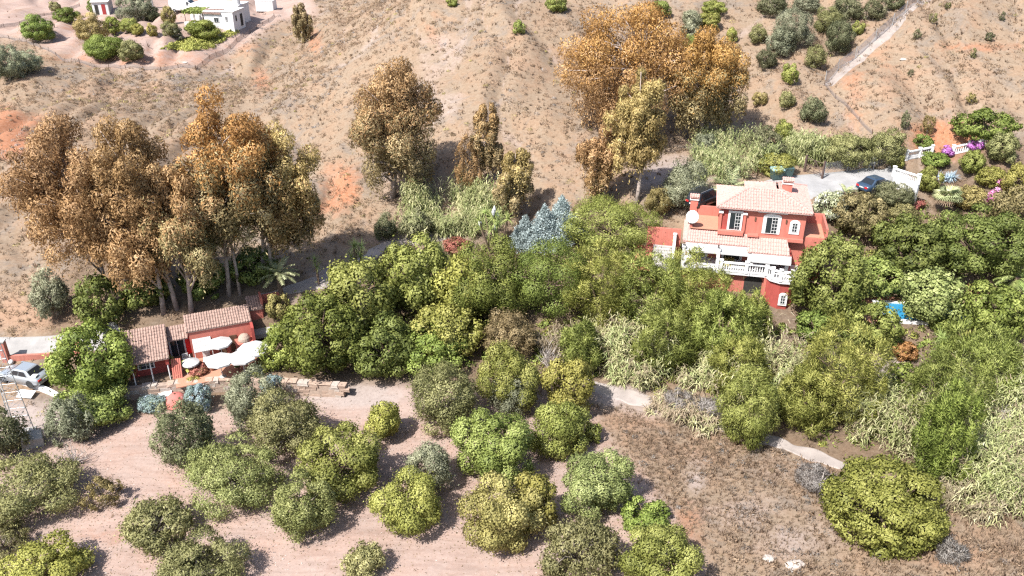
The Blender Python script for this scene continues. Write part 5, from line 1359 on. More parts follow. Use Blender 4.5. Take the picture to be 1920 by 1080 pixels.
# ================================================================== PLANTING
G_OR = 'orchard trees on the bare field'
G_BELT = 'trees of the green belt along the stream'
G_HILL = 'bushes on the upper right slope'
G_FARM = 'fruit trees round the white farmhouse'
G_GARD = 'garden trees right of the villa'
T = [
 # ---- orchard in the foreground
 ('olive','olive_leaf',(-70,842,147,985),'large dense olive tree cut by the left edge of the photo',G_OR),
 ('sparse','ochre_leaf',(153,888,230,956),'small thin ochre tree standing alone on bare soil',G_OR),
 ('olive','olive_leaf',(213,932,362,1028),'grey-green olive tree alone on the bare field at lower left',G_OR),
 ('olive','olive_leaf',(275,1008,458,1115),'olive tree cut by the bottom edge, left half of the photo',G_OR),
 ('sparse','bronze_leaf',(-50,968,62,1055),'brownish thin bush at the left edge above the yellow-green tree',G_OR),
 ('carob','yellow_leaf',(-15,1012,168,1120),'yellow-green tree in the bottom left corner',G_OR),
 ('olive','olive_pale',(338,818,538,955),'broad pale green olive tree, largest of the left orchard',G_OR),
 ('olive','olive_dark',(288,750,412,880),'dark grey-green olive tree in front of the red cover',G_OR),
 ('olive','olive_grey',(412,693,522,805),'silvery olive tree in front of the stone terrace wall',G_OR),
 ('olive','olive_leaf',(455,735,614,860),'round olive tree just right of the silvery one, below the stone wall',G_OR),
 ('carob','lime_leaf',(543,798,728,945),'vivid yellow-green carob tree with lumpy crown, mid left orchard',G_OR),
 ('olive','olive_pale',(495,890,628,1012),'light green tree with low branches between broad olive and vivid carob',G_OR),
 ('carob','yellow_leaf',(678,748,764,828),'small round yellow-green tree alone on the pale soil',G_OR),
 ('carob','lime_leaf',(686,878,838,1008),'yellow-green carob tree with separate lobes, bottom centre left',G_OR),
 ('olive','olive_leaf',(632,1010,728,1090),'small olive tree at the bottom edge below the lobed carob',G_OR),
 ('olive','olive_leaf',(755,675,908,810),'big dark olive tree at the top of the central orchard clump',G_OR),
 ('olive','olive_grey',(750,828,855,928),'small grey olive tree left of the big green carob',G_OR),
 ('carob','fresh_leaf',(842,762,1014,915),'big bright green carob tree in the middle of the orchard',G_OR),
 ('carob','lime_leaf',(985,748,1118,862),'yellow-green carob tree with orange trunk beside the brown slope',G_OR),
 ('carob','lime_leaf',(888,640,1020,770),'light green tree rising highest of the central orchard clump',G_OR),
 ('carob','yellow_leaf',(1008,665,1128,785),'olive-yellow tree at the right of the central clump, beside the pale path',G_OR),
 ('olive','olive_grey',(915,700,1008,782),'grey-green olive tree wedged in the middle of the central clump',G_OR),
 ('carob','khaki_leaf',(850,890,1022,1040),'broad brownish-green tree at bottom centre',G_OR),
 ('carob','yellow_leaf',(948,882,1052,990),'golden green tree touching the broad brownish one on its right',G_OR),
 ('carob','olive_pale',(1048,838,1198,975),'grey-green carob tree near the edge of the brown slope',G_OR),
 ('olive','olive_leaf',(1008,958,1165,1095),'olive green tree at the bottom edge, right of centre',G_OR),
 ('carob','lime_leaf',(1148,965,1318,1120),'bright yellow-green tree at the bottom edge beside the dry slope',G_OR),
 ('carob','green_leaf',(1160,932,1265,1010),'dark green tree peeping out behind the bright yellow-green one',G_OR),
 ('olive','olive_leaf',(1028,826,1062,862),'tiny bush at the foot of the orange-trunked carob',G_OR),
 ('carob','lime_leaf',(1095,792,1128,830),'tiny yellow-green bush on the edge of the brown slope',G_OR),
 ('carob','fresh_leaf',(100,702,252,805),'green tree below the dark mango tree at left',G_OR),
 ('olive','olive_grey',(88,742,172,832),'pale grey olive tree in front of the green one at left',G_OR),
 ('olive','olive_dark',(-40,768,48,862),'olive bush at the left edge beside the concrete block',G_OR),
 ('dome','dome_leaf',(1548,872,1778,1034),'huge domed dark green bush alone on the dry slope, bottom right',None),
 ('feather','pine_leaf',(1348,690,1472,835),'feathery green tree standing on the pale footpath',None),
 # ---- round the cottage
 ('broad','green_leaf',(85,588,264,745),'big glossy dark green tree hiding the left end of the cottage',None),
 ('olive','olive_grey',(60,500,135,592),'grey-green bush on the dry bank at far left',None),
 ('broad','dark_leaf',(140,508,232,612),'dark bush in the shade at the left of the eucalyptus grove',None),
 ('broad','dark_leaf',(228,492,322,580),'dark bush added for the grove shade behind the leaning eucalyptus trunks',None),  # this and the next two bushes are added to darken the grove floor
 ('broad','dark_leaf',(330,478,425,560),'dark bush added for the grove shade between the two pairs of eucalyptus trunks',None),
 ('broad','dark_leaf',(425,455,520,535),'dark bush added for the grove shade behind the right eucalyptus trunks',None),
 ('broad','green_leaf',(490,600,575,690),'dark green tree overhanging the right end of the white parasols',None),
 # ---- central belt
 ('broad','green_leaf',(520,535,690,705),'broad dark green tree at the left end of the green belt',G_BELT),
 ('broad','dark_leaf',(640,585,790,708),'very dark tree low at the front of the green belt, left part',G_BELT),
 ('fig','fresh_leaf',(600,478,760,640),'large-leaved lime green fig tree, left in the green belt',G_BELT),
 ('fig','lime_leaf',(700,440,842,590),'yellow-green fig tree at the back of the belt below the sandy track',G_BELT),
 ('feather','olive_pale',(772,455,848,560),'pale round-topped feathery bush among the yellow fig leaves',G_BELT),
 ('fig','yellow_leaf',(810,468,930,610),'yellowest fig tree in the middle of the green belt',G_BELT),
 ('fig','lime_leaf',(770,560,910,670),'lime green fig tree low in the middle of the belt',G_BELT),
 ('carob','green_leaf',(830,455,990,610),'deep green tree right of the yellow fig trees',G_BELT),
 ('carob','green_leaf',(940,438,1115,590),'deep green spreading tree below the blue conifers',G_BELT),
 ('broad','green_leaf',(740,600,880,700),'dark green bush at the front edge of the belt above the pale soil',G_BELT),
 ('feather','euc_olive',(902,572,1005,672),'grey-brown feathery tamarisk at the front of the belt',G_BELT),
 ('feather','pine_leaf',(1048,358,1235,478),'large rounded olive-green tree behind the belt, beside the blue conifers',G_BELT),
 ('pine','pine_leaf',(1055,455,1200,610),'pine tree in the belt just right of the deep green spreading tree',G_BELT),
 ('pine','pine_leaf',(1140,465,1300,625),'broad pine tree left of the villa terrace',G_BELT),
 ('pine','pine_leaf',(1228,474,1372,620),'pine tree directly below the left awning of the villa',G_BELT),
 ('pine','pine_leaf',(1290,535,1425,690),'tall pine tree in front of the villa basement',G_BELT),
 ('pine','pine_leaf',(1372,535,1452,660),'narrow pine tree against the villa tower',G_BELT),
 ('pine','pine_leaf',(1040,590,1140,700),'small pine tree left of the reed bed',G_BELT),
 ('pine','pine_leaf',(1180,570,1310,700),'pine tree rising from the reeds in the middle',G_BELT),
 ('pine','pine_leaf',(1330,620,1450,750),'low pine tree among the reeds behind the feathery tree',G_BELT),
 ('pine','lime_leaf',(1490,595,1662,790),'bright green pine tree right of the villa tower foot',G_BELT),
 ('pine','pine_leaf',(1450,680,1575,810),'pine tree in the reeds below the villa tower',G_BELT),
 ('broad','fresh_leaf',(1484,432,1642,608),'big bright green tree hiding the right corner of the villa',G_GARD),
 ('broad','bronze_leaf',(1560,352,1668,445),'round bronze-green tree right of the villa roof',G_GARD),
 ('broad','dark_leaf',(1630,398,1790,530),'dark green tree, left of two big dark ones above the pool',G_GARD),
 ('broad','dark_leaf',(1745,380,1935,520),'dark green tree at the right edge above the pool garden',G_GARD),
 ('broad','bronze_leaf',(1850,340,1960,460),'brownish green tree at the right edge below the pink flowers',G_GARD),
 ('fig','olive_pale',(1690,494,1808,612),'pale large-leaved tree standing in front of the blue pool',G_GARD),
 ('broad','fresh_leaf',(1600,560,1690,655),'green tree at the left end of the pool',G_GARD),
 ('broad','green_leaf',(1748,588,1800,632),'dark shrub at the near right corner of the pool',G_GARD),
 ('broad','fresh_leaf',(1590,470,1700,560),'leafy green tree between villa corner and pool',G_GARD),
 ('broad','green_leaf',(1490,572,1580,645),'dark bush at the foot of the villa tower, right of it',G_GARD),
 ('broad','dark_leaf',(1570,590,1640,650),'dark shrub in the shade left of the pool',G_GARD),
 ('broad','green_leaf',(1800,520,1935,640),'green tree at the right edge level with the pool',G_GARD),
 ('pine','pine_leaf',(1760,600,1935,760),'pine tree at the right edge below the pool garden',G_BELT),
 ('pine','pine_leaf',(1685,660,1850,830),'pine tree right of the bare brown clearing',G_BELT),
 ('pine','green_leaf',(1720,700,1830,910),'dark hanging pine tree between the pale reeds at lower right',G_BELT),
 ('broad','green_leaf',(1660,680,1740,745),'small dark bush right of the bare brown clearing',G_BELT),
 ('broad','rust_leaf',(1672,636,1724,674),'low rust-coloured bush above the bare clearing',None),
 # ---- behind: by the road and on the slope
 ('broad','green_leaf',(1798,200,1905,264),'big dense green tree on the slope above the balustrade garden',G_HILL),
 ('citrus','green_leaf',(1715,250,1752,280),'small dark green bush on red soil below the slope',G_HILL),
 ('olive','olive_leaf',(1542,246,1640,312),'olive tree behind the wire fence, left of the pair',G_HILL),
 ('olive','olive_leaf',(1620,240,1702,305),'olive tree behind the wire fence, right of the pair',G_HILL),
 ('carob','lime_leaf',(1420,284,1492,330),'yellow-green bush behind the two wheeled bins',G_HILL),
 ('olive','olive_dark',(1398,238,1472,292),'dark olive tree above the yellow-green bush',G_HILL),
 ('carob','pine_leaf',(1448,222,1492,265),'olive-green bush right above the dark olive tree',G_HILL),
 ('olive','olive_grey',(1240,308,1334,392),'grey-green tree behind the left chimney of the villa',G_HILL),
 ('feather','ochre_leaf',(1210,345,1262,400),'straw-coloured shrub left of the grey-green tree behind the villa',G_HILL),
 ('olive','olive_grey',(1296,240,1350,300),'grey-green bush at the foot of the right eucalyptus',G_HILL),
 ('olive','olive_dark',(1498,178,1550,228),'dark round bush alone in mid slope above the fence olives',G_HILL),
 ('olive','olive_leaf',(1460,166,1493,202),'small pale bush left of the dark round one in mid slope',G_HILL),
 ('carob','ochre_leaf',(1411,171,1438,197),'small ochre-green bush, leftmost in mid slope',G_HILL),
 ('carob','pine_leaf',(1466,119,1498,157),'upright green bush below the net fence corner, left of it',G_HILL),
 ('olive','olive_leaf',(1510,82,1550,125),'round olive bush close to the lower end of the net fence',G_HILL),
 ('olive','olive_dark',(1419,88,1459,127),'dark bush with pale top left of the tall olive group',G_HILL),
 ('olive','olive_grey',(1440,48,1492,104),'grey olive tree at the lower left of the tall olive group',G_HILL),
 ('olive','olive_grey',(1452,13,1528,86),'tallest grey olive tree of the slope group',G_HILL),
 ('olive','olive_dark',(1548,34,1604,100),'dark olive tree of the slope group nearest the net fence',G_HILL),
 ('olive','olive_leaf',(1526,12,1578,62),'olive tree in the middle of the slope group',G_HILL),
 ('olive','olive_dark',(1556,-10,1618,36),'dark tree at the top edge, second left of the net fence top',G_HILL),
 ('olive','olive_dark',(1621,-6,1661,37),'dark tree at the top edge nearest the net fence',G_HILL),
 ('carob','lime_leaf',(1597,39,1621,65),'small fresh green bush beside the net fence',G_HILL),
 ('olive','olive_leaf',(1406,44,1444,80),'yellowish olive bush left of the tallest grey olive',G_HILL),
 ('olive','olive_dark',(1420,-12,1480,26),'dark tree at the top edge above the yellowish olive bush',G_HILL),
 ('olive','olive_grey',(1488,-10,1542,22),'grey tree at the top edge above the slope group',G_HILL),
 ('carob','pine_leaf',(1310,0,1362,28),'green bush at the top edge right of the big eucalyptus',G_HILL),
 ('carob','lime_leaf',(1308,21,1354,52),'light green bush just above the orange eucalyptus top',G_HILL),
 ('olive','olive_grey',(1278,16,1320,50),'grey bush squeezed against the right side of the big eucalyptus',G_HILL),
 ('olive','olive_grey',(1278,42,1311,70),'pale grey bush behind the orange eucalyptus crown',G_HILL),
 ('carob','fresh_leaf',(1282,64,1309,95),'fresh green bush between the two right eucalyptus crowns',G_HILL),
 ('carob','pine_leaf',(1362,51,1383,77),'small green bush right of the orange eucalyptus top',G_HILL),
 ('olive','olive_dark',(1660,-12,1700,17),'dark bush at the top edge touching the net fence top',G_HILL),
 ('sparse','olive_leaf',(1741,22,1759,43),'young bush, leftmost of the upper sapling row on the right slope',G_HILL),
 ('sparse','olive_leaf',(1770,0,1786,16),'sapling touching the top edge on the right slope',G_HILL),
 ('sparse','olive_dark',(1873,20,1886,38),'sapling at upper right, nearest the top right corner',G_HILL),
 ('sparse','olive_dark',(1711,52,1727,73),'sapling just right of the net fence in the upper slope',G_HILL),
 ('sparse','olive_dark',(1848,55,1866,77),'sapling on the reddish line across the right slope',G_HILL),
 ('sparse','olive_leaf',(1819,88,1833,108),'sapling below the reddish line on the right slope',G_HILL),
 ('sparse','olive_dark',(1702,128,1714,143),'tiny sapling below the white scrap on the right slope',G_HILL),
 ('sparse','ochre_leaf',(1814,172,1833,195),'yellowish sapling right of the bare dead stump on the slope',G_HILL),
 ('sparse','olive_dark',(1689,205,1708,242),'upright dark bush above the end of the fence olives',G_HILL),
 ('sparse','ochre_leaf',(1728,210,1756,252),'straw-coloured sparse shrub on red soil',G_HILL),
 # ---- garden above the villa road
 ('citrus','lime_leaf',(1669,286,1698,317),'lemon tree at the corner of the white balustrade',G_GARD),
 ('citrus','green_leaf',(1724,281,1784,312),'long dark green bush behind the balustrade pillar',G_GARD),
 ('citrus','lime_leaf',(1800,276,1849,326),'lemon tree in the middle of the balustrade garden',G_GARD),
 ('citrus','olive_leaf',(1850,242,1912,304),'spreading olive-green tree at the top of the balustrade garden',G_GARD),
 ('citrus','fresh_leaf',(1716,305,1766,360),'green tree right behind the balustrade end pillar',G_GARD),
 ('citrus','yellow_leaf',(1832,306,1884,350),'yellow-green shrub right of the blue agaves',G_GARD),
 ('citrus','yellow_leaf',(1882,300,1940,372),'yellow-green tree at the right edge of the balustrade garden',G_GARD),
 ('citrus','ochre_leaf',(1790,342,1850,392),'ochre-green shrub below the blue agaves',G_GARD),
 ('feather','olive_dark',(1640,336,1716,392),'thin dark shrub growing over the white wall beside the dark car',G_GARD),
 ('citrus','white_flower',(1528,352,1592,410),'white-flowering oleander beside the villa roof',G_GARD),
 ('citrus','bronze_leaf',(1660,375,1730,425),'brownish shrub below the shaded white wall',G_GARD),
 # ---- white farmhouse
 ('citrus','green_leaf',(38,28,99,77),'dark green tree alone on bare red soil, far left farm',G_FARM),
 ('citrus','green_leaf',(99,12,146,40),'low dark green tree at the end of the farm track',G_FARM),
 ('citrus','olive_leaf',(92,2,114,20),'small tree behind the low dark one at the farm track',G_FARM),
 ('citrus','ochre_leaf',(136,26,202,80),'yellow-brown tree in the farm orchard',G_FARM),
 ('citrus','green_leaf',(148,60,232,112),'biggest dark green tree of the farm orchard',G_FARM),
 ('citrus','olive_leaf',(221,70,270,114),'grey-green tree at the front right of the farm orchard',G_FARM),
 ('citrus','green_leaf',(193,28,228,62),'tree behind the yellow-brown one in the farm orchard',G_FARM),
 ('citrus','fresh_leaf',(222,30,262,60),'fresh green tree below the tall grey one at the farm',G_FARM),
 ('olive','olive_grey',(222,-14,284,38),'tall grey-brown tree between the shed and the farmhouse',G_FARM),
 ('olive','olive_dark',(263,8,300,40),'dark rounded tree right of the tall grey one at the farm',G_FARM),
 ('citrus','yellow_leaf',(244,42,272,65),'little yellow-green tree, left of two in the farm orchard',G_FARM),
 ('citrus','yellow_leaf',(274,44,294,67),'little yellow-green tree, right of two in the farm orchard',G_FARM),
 ('citrus','ochre_leaf',(301,8,330,46),'ochre shrub in front of the white van',G_FARM),
 ('olive','olive_leaf',(301,36,334,67),'olive bush left of the vine pergola',G_FARM),
 ('sparse','olive_grey',(314,46,344,72),'pale little tree at the corner of the vine patch',G_FARM),
 ('citrus','green_leaf',(344,34,414,70),'broad dark green tree in front of the farmhouse',G_FARM),
 ('citrus','green_leaf',(163,0,181,24),'small round tree left of the white shed',G_FARM),
 ('olive','olive_grey',(-20,84,40,150),'silvery olive tree, left of two at the left edge',G_FARM),
 ('olive','olive_grey',(14,92,78,138),'silvery olive tree, right of two at the left edge',G_FARM),
 ('carob','fresh_leaf',(1022,-8,1064,22),'bright green bush at the top edge left of the big eucalyptus',None),
 ('carob','fresh_leaf',(962,38,984,62),'little green bush alone high on the middle slope',None),
 ('carob','lime_leaf',(836,-6,858,11),'small green bush at the top edge of the middle slope',None),
 ('carob','fresh_leaf',(1215,-2,1262,30),'bright green bush behind the top of the big eucalyptus',None),
 ('olive','olive_dark',(703,396,748,452),'round dark green shrub above the sandy track, left of two',None),
 ('olive','olive_dark',(748,392,812,448),'round dark green shrub above the sandy track, right of two',None),
 ('sparse','euc_brown',(850,255,905,370),'thin brown young eucalyptus left of the slender one',None),
]
for kind, mat, box, label, grp in T:
    small = (box[2] - box[0]) < 36
    plant(kind, mat, box, label, stretch=1.3 if kind == 'dome' else 1.08 if grp == G_OR else 1.0, cat='shrub' if small or 'bush' in label or 'shrub' in label or 'sapling' in label else 'tree',
          group=grp, name='shrub' if ('bush' in label or 'shrub' in label or 'oleander' in label) else ('sapling' if 'sapling' in label else None))

# flowering shrubs
for mat, box, label, nm in [
 ('blue_flower',(254,733,318,775),'pale blue flowering shrub left of the red cover','flowering_shrub'),
 ('blue_flower',(342,712,398,770),'pale blue flowering shrub right of the red cover','flowering_shrub'),
 ('blue_flower',(488,698,536,742),'pale blue flowering shrub behind the silvery olive tree','flowering_shrub'),
 ('yellow_leaf',(350,700,384,728),'small yellow-green plant on the stone terrace wall','garden_shrub'),
 ('lime_leaf',(464,676,502,706),'bright lime shrub in front of the parasols','garden_shrub'),
 ('red_flower',(352,676,392,704),'dark red flowering bush on the cottage terrace','flowering_shrub'),
 ('lime_leaf',(303,662,328,690),'small yellow-green terrace tree by the cottage window','garden_shrub'),
 ('ochre_leaf',(500,548,545,600),'yellowing creeper over the red wall end','garden_shrub'),
 ('red_flower',(824,442,884,472),'low crimson bougainvillea beside the sandy track','flowering_shrub'),
 ('cream_flower',(1335,478,1388,535),'cream-flowering shrub in front of the villa terrace','flowering_shrub'),
 ('cream_flower',(1378,500,1402,540),'small cream-flowering shrub under the villa balustrade','flowering_shrub'),
 ('purple_flower',(1764,272,1790,292),'purple bougainvillea on the white balustrade, left of two','flowering_shrub'),
 ('purple_flower',(1814,258,1842,282),'purple bougainvillea on the white balustrade, right of two','flowering_shrub'),
 ('pink_flower',(1850,352,1880,382),'pink flowering shrub at the right edge garden, lower of two','flowering_shrub'),
 ('pink_flower',(1868,330,1894,350),'pink flowering shrub at the right edge garden, upper of two','flowering_shrub'),
 ('red_flower',(1690,366,1732,392),'crimson bougainvillea below the shaded white wall','flowering_shrub'),
 ('red_flower',(1812,528,1836,556),'small red flowering plant right of the pool','flowering_shrub'),
]: plant('citrus', mat, box, label, name=nm, cat='shrub', group='flowering garden shrubs')

# conifers with blue needles
def conifer(px_base, px_top, label, seed):
    g = hit(*px_base); d = ray(*px_top); ztop = CAMZ + d[2] * g[1] / d[1]; H = max(3.0, ztop - g[2])
    rng = np.random.default_rng(seed); root = empty('blue_conifer', g - np.array([0, 0, .1]), 0, label, 'tree', 'blue conifers')
    n = 8000; t = rng.random(n) ** .62; h = H * (.06 + .94 * (1 - t)); R = .46 * H * t + .12
    az0 = rng.integers(0, 26, n) * 2.399 + rng.normal(0, .28, n); lay = np.floor(h / .55)
    az = az0 + lay * 1.3; rr = R * rng.uniform(.25, 1.05, n) ** .6 * (1 + .25 * np.sin(lay * 2.1 + az * 3))
    P = np.c_[np.cos(az) * rr, np.sin(az) * rr, h + rr * .12 - .2 + rng.normal(0, .12, n)]; Nn = np.c_[np.cos(az) * .7, np.sin(az) * .7, np.full(n, .7)]
    V, F = leaf_quads(rng, P, Nn, .26, .085, -.1, .8, .7)
    link('crown', np_mesh('conifer_crown', V, F, M['blue_fir'], {'tint': np.repeat(rng.random(n), 4)}), root)
    MB().tube([(0, 0, -.3), (0, 0, H * .5), (0, 0, H * .97)], [.16, .1, .02], 7).build('trunk', M['bark'], root)
conifer((985,462), (978,400), 'small pale blue conifer, left of three', 11)
conifer((1020,462), (1018,380), 'blue conifer, middle of three', 12)
conifer((1052,448), (1058,362), 'tallest blue conifer beside the olive-green tree', 13)

# tall eucalyptus
eucalyptus((18,185,248,515), [(205,575)], 'brown eucalyptus at the far left of the grove', ('euc_brown','euc_brown'), .20, 21, 22000, 50)
eucalyptus((150,195,352,548), [(305,590),(327,580)], 'eucalyptus with two leaning pale trunks behind the cottage', ('euc_brown','euc_brown'), .21, 22, 24000, 54)
eucalyptus((255,290,425,545), [(357,590)], 'olive-brown eucalyptus with one thick pale trunk behind the cottage roof', ('euc_brown','euc_olive'), .25, 27, 20000, 44)
eucalyptus((330,152,540,490), [(428,556),(445,552)], 'tall orange-topped eucalyptus in the middle of the grove', ('euc_orange','euc_olive'), .20, 23, 24000, 50)
eucalyptus((440,222,612,472), [(488,530),(502,530)], 'golden eucalyptus at the right of the grove', ('euc_gold','euc_brown'), .19, 24, 18000, 40)
eucalyptus((520,300,600,460), [(532,512)], 'smaller eucalyptus with white trunk at the right end of the grove', ('euc_gold','euc_olive'), .15, 28, 7000, 24)
eucalyptus((643,92,838,372), [(735,372),(758,372)], 'isolated full eucalyptus in the middle of the hillside', ('euc_brown','euc_olive'), .34, 25, 26000, 56)
eucalyptus((878,172,946,330), [(918,345)], 'slender brown eucalyptus right of the isolated one', ('euc_brown','euc_olive'), .14, 29, 6500, 26)
eucalyptus((915,262,1002,402), [(962,408)], 'short golden eucalyptus above the yucca clump', ('euc_gold','euc_olive'), .16, 30, 8500, 28)
eucalyptus((1035,-8,1300,262), [(1185,262),(1205,262)], 'huge orange eucalyptus, broadest on the upper hillside', ('euc_orange','euc_brown'), .42, 31, 30000, 60, up=.1)
eucalyptus((1240,42,1402,262), [(1310,272)], 'orange eucalyptus at the right of the huge one', ('euc_orange','euc_olive'), .32, 32, 20000, 44)
eucalyptus((1138,110,1258,345), [(1194,384)], 'golden pointed eucalyptus in front of the huge orange one', ('euc_gold','euc_gold'), .22, 33, 16000, 40)
eucalyptus((1078,222,1180,362), [(1130,372)], 'low tan eucalyptus left of the golden pointed one', ('euc_brown','euc_brown'), .16, 34, 9000, 28)
eucalyptus((542,0,586,80), [(565,84)], 'narrow dark eucalyptus below the white container', ('euc_olive','euc_olive'), .2, 35, 6000, 26)

# yuccas, palms, cactus, agaves
rosette_plant('yucca', (668,520), 'yucca clump at the left end of the green belt', 'yucca_leaf', 5, .95, .075, .7, nb=40, spread=.9, hmin=2.0, hmax=3.8, seed=41)
rosette_plant('yucca', (598,532), 'single yucca left of the yucca clump by the track', 'yucca_leaf', 2, .8, .07, .7, nb=36, spread=.3, hmin=1.6, hmax=2.8, seed=42)
rosette_plant('yucca', (930,470), 'big flowering yucca clump below the short golden eucalyptus', 'yucca_leaf', 11, 1.0, .085, .6, nb=40, spread=1.7, hmin=1.8, hmax=4.0, seed=43, flower=5)
rosette_plant('yucca', (1765,665), 'yucca clump beside the candelabra cactus', 'yucca_leaf', 5, .95, .08, .6, nb=40, spread=1.0, hmin=.6, hmax=1.6, seed=44)
rosette_plant('yucca', (1880,600), 'spiky yucca at the right edge below the pool', 'yucca_leaf', 3, .9, .08, .6, nb=36, spread=.6, hmin=.8, hmax=1.8, seed=45)
rosette_plant('blue_agave', (1762,338), 'blue agave, left of two in the balustrade garden', 'agave_leaf', 3, .85, .12, .35, nb=30, spread=.6, hmin=.1, hmax=.3, seed=46, stem=.05)
rosette_plant('blue_agave', (1790,336), 'blue agave, right of two in the balustrade garden', 'agave_leaf', 4, .9, .12, .35, nb=30, spread=.8, hmin=.1, hmax=.3, seed=47, stem=.05)
feather_palm((528,560), 'bright palm at the right end of the cottage', 1.9, 2.6, 24, 51, 'palm_leaf')
feather_palm((1370,362), 'low grey palm with spreading fronds behind the villa', 2.6, .7, 26, 52)
feather_palm((1580,385), 'small palm behind the white oleander', 1.3, 1.4, 18, 53)
feather_palm((1895,560), 'feathery palm at the right edge of the pool garden', 2.0, 2.2, 22, 54, 'yucca_leaf')
fan_palm((1768,402), 'fan palm with dry hanging leaves in front of the agaves', 2.2, 24, 1.05, 55)
def cactus(px, label, n, h, seed, spread=.9):
    g = hit(*px); rr = random.Random(seed); root = empty('candelabra_cactus', g - np.array([0, 0, .1]), 0, label, 'cactus')
    for k in range(n):
        x, y = rr.uniform(-spread, spread), rr.uniform(-spread, spread) * .6; hh = h * rr.uniform(.6, 1.1); b = MB(); ring = []
        for z, s in ((-.2, .8), (.2, 1), (hh * .5, 1.05), (hh * .9, .95), (hh, .4)): ring.append((.11 * s, z))
        b.lathe(ring, 10, (x, y)); me = b.mesh('cactus_arm', M['cactus_skin'])
        for i, v in enumerate(me.vertices):
            if (i % 10) % 2: v.co.x = x + (v.co.x - x) * .62; v.co.y = y + (v.co.y - y) * .62
        link('arm', me, root)
cactus((1795,660), 'yellow-green candelabra cactus above the right pines', 18, 2.4, 61)
cactus((1222,478), 'pale columnar cactus left of the villa stairs', 10, 2.0, 62, .6)

# dead and bare shrubs
def bare_shrub(px, label, R, H, n, seed, name='bare_shrub', mat='dead_twig', cat='shrub'):
    g = hit(*px); rr = random.Random(seed); b = MB()
    for k in range(n):
        a = rr.uniform(0, 6.28); e = rr.uniform(.25, 1.3); l = rr.uniform(.6, 1.0)
        tip = Vector((cos(a) * cos(e) * R * l, sin(a) * cos(e) * R * l, sin(e) * H * l)); mid = tip * .5 + Vector((rr.uniform(-.1, .1), rr.uniform(-.1, .1), .12)) * R
        b.tube([(0, 0, -.15), mid, tip], [.045, .026, .008], 4)
        for j in range(4):
            t = rr.uniform(.35, 1); p = tip * t; q = p + Vector((rr.uniform(-.35, .35) * R, rr.uniform(-.35, .35) * R, rr.uniform(0, .4) * H)); b.tube([p, q], [.016, .005], 3, False)
    o = b.build(name, M[mat], None, loc=g); return tag(o, label, cat)
bare_shrub((138,872), 'leafless grey shrub with long shadow beside the left olive', 1.3, 2.2, 22, 71)
bare_shrub((1610,735), 'bleached dead tree in front of the bright green pine', 2.2, 3.6, 26, 72, 'dead_tree', cat='tree')
bare_shrub((1865,800), 'bleached grey branches over the reeds at the right edge', 2.2, 3.2, 30, 73, 'dead_tree', cat='tree')
bare_shrub((1030,690), 'tangle of grey dead branches right of the tamarisk', 1.5, 2.6, 20, 74)
bare_shrub((1742,188), 'black bare stump on the right slope', .5, 1.0, 6, 75, 'dead_stump', 'wood')
bare_shrub((102,52), 'short dead stump on the farm soil', .4, .9, 5, 76, 'dead_stump', 'wood')
bare_shrub((278,88), 'thin dead sapling on the bare soil left of the vines', .4, 1.1, 5, 77, 'dead_stump', 'wood')
for i, (x, y, lb) in enumerate([(1275,765,'grey dry bush in front of the pale footpath'),(1330,778,'pale dry bush left of the feathery tree'),(1520,905,'grey twiggy bush left of the huge domed bush'),
        (1545,915,'darker twiggy bush touching the huge domed bush'),(1790,1045,'grey dry bush right of the huge domed bush')]):
    plant('dry', 'grey_leaf', (x - 34, y - 42, x + 34, y + 14), lb, name='dry_shrub', cat='shrub', dens=1.3, group='grey dry bushes by the footpath')

# reed beds
cane_bed('reed_bed', [(1100,700),(1180,728),(1290,738),(1400,770),(1480,775),(1500,700),(1400,640),(1200,610),(1110,640)], 1100, 2.9, 'pale reeds along the footpath below the villa pines', ['cane_leaf','cane_green','cane_dry'], 81, (.5,.25,.25))
cane_bed('reed_bed', [(1470,765),(1560,812),(1700,880),(1790,925),(1800,800),(1650,745),(1540,700)], 900, 3.0, 'reed mass between footpath and bare clearing', ['cane_green','cane_leaf','cane_dry'], 82, (.45,.35,.2))
cane_bed('reed_bed', [(1740,905),(1840,960),(1950,985),(1950,720),(1850,700),(1790,800)], 1300, 3.3, 'tall drooping reeds at the right edge', ['cane_green','cane_leaf','cane_dry'], 83, (.5,.32,.18))
cane_bed('reed_bed', [(735,432),(800,445),(925,442),(925,372),(760,372)], 800, 2.7, 'fresh pale reed bed below the isolated eucalyptus', ['cane_green','cane_leaf'], 84, (.6,.4), lean=.3)
cane_bed('reed_bed', [(1275,330),(1340,345),(1445,325),(1440,275),(1300,270)], 700, 2.3, 'lush light green reeds behind the palm', ['cane_green','cane_leaf'], 85, (.75,.25), leafL=.7)
cane_bed('reed_bed', [(1470,308),(1545,308),(1550,285),(1480,280)], 420, 2.0, 'light reeds behind the iron gate', ['cane_green','cane_leaf'], 86, (.6,.4))
cane_bed('reed_bed', [(1210,760),(1330,815),(1350,790),(1250,745)], 260, 1.2, 'straw-coloured reeds on the near side of the footpath', ['cane_dry','cane_leaf'], 87, (.7,.3), lean=.5)
cane_bed('reed_bed', [(1020,660),(1110,700),(1090,640),(1030,640)], 260, 1.6, 'dry brown reeds beside the grey dead branches', ['cane_dry'], 88, (1,), lean=.6)
cane_bed('reed_bed', [(1720,930),(1800,960),(1850,985),(1800,900)], 240, 1.5, 'yellow dry reeds right of the huge domed bush', ['cane_dry','cane_leaf'], 89, (.7,.3), lean=.5)

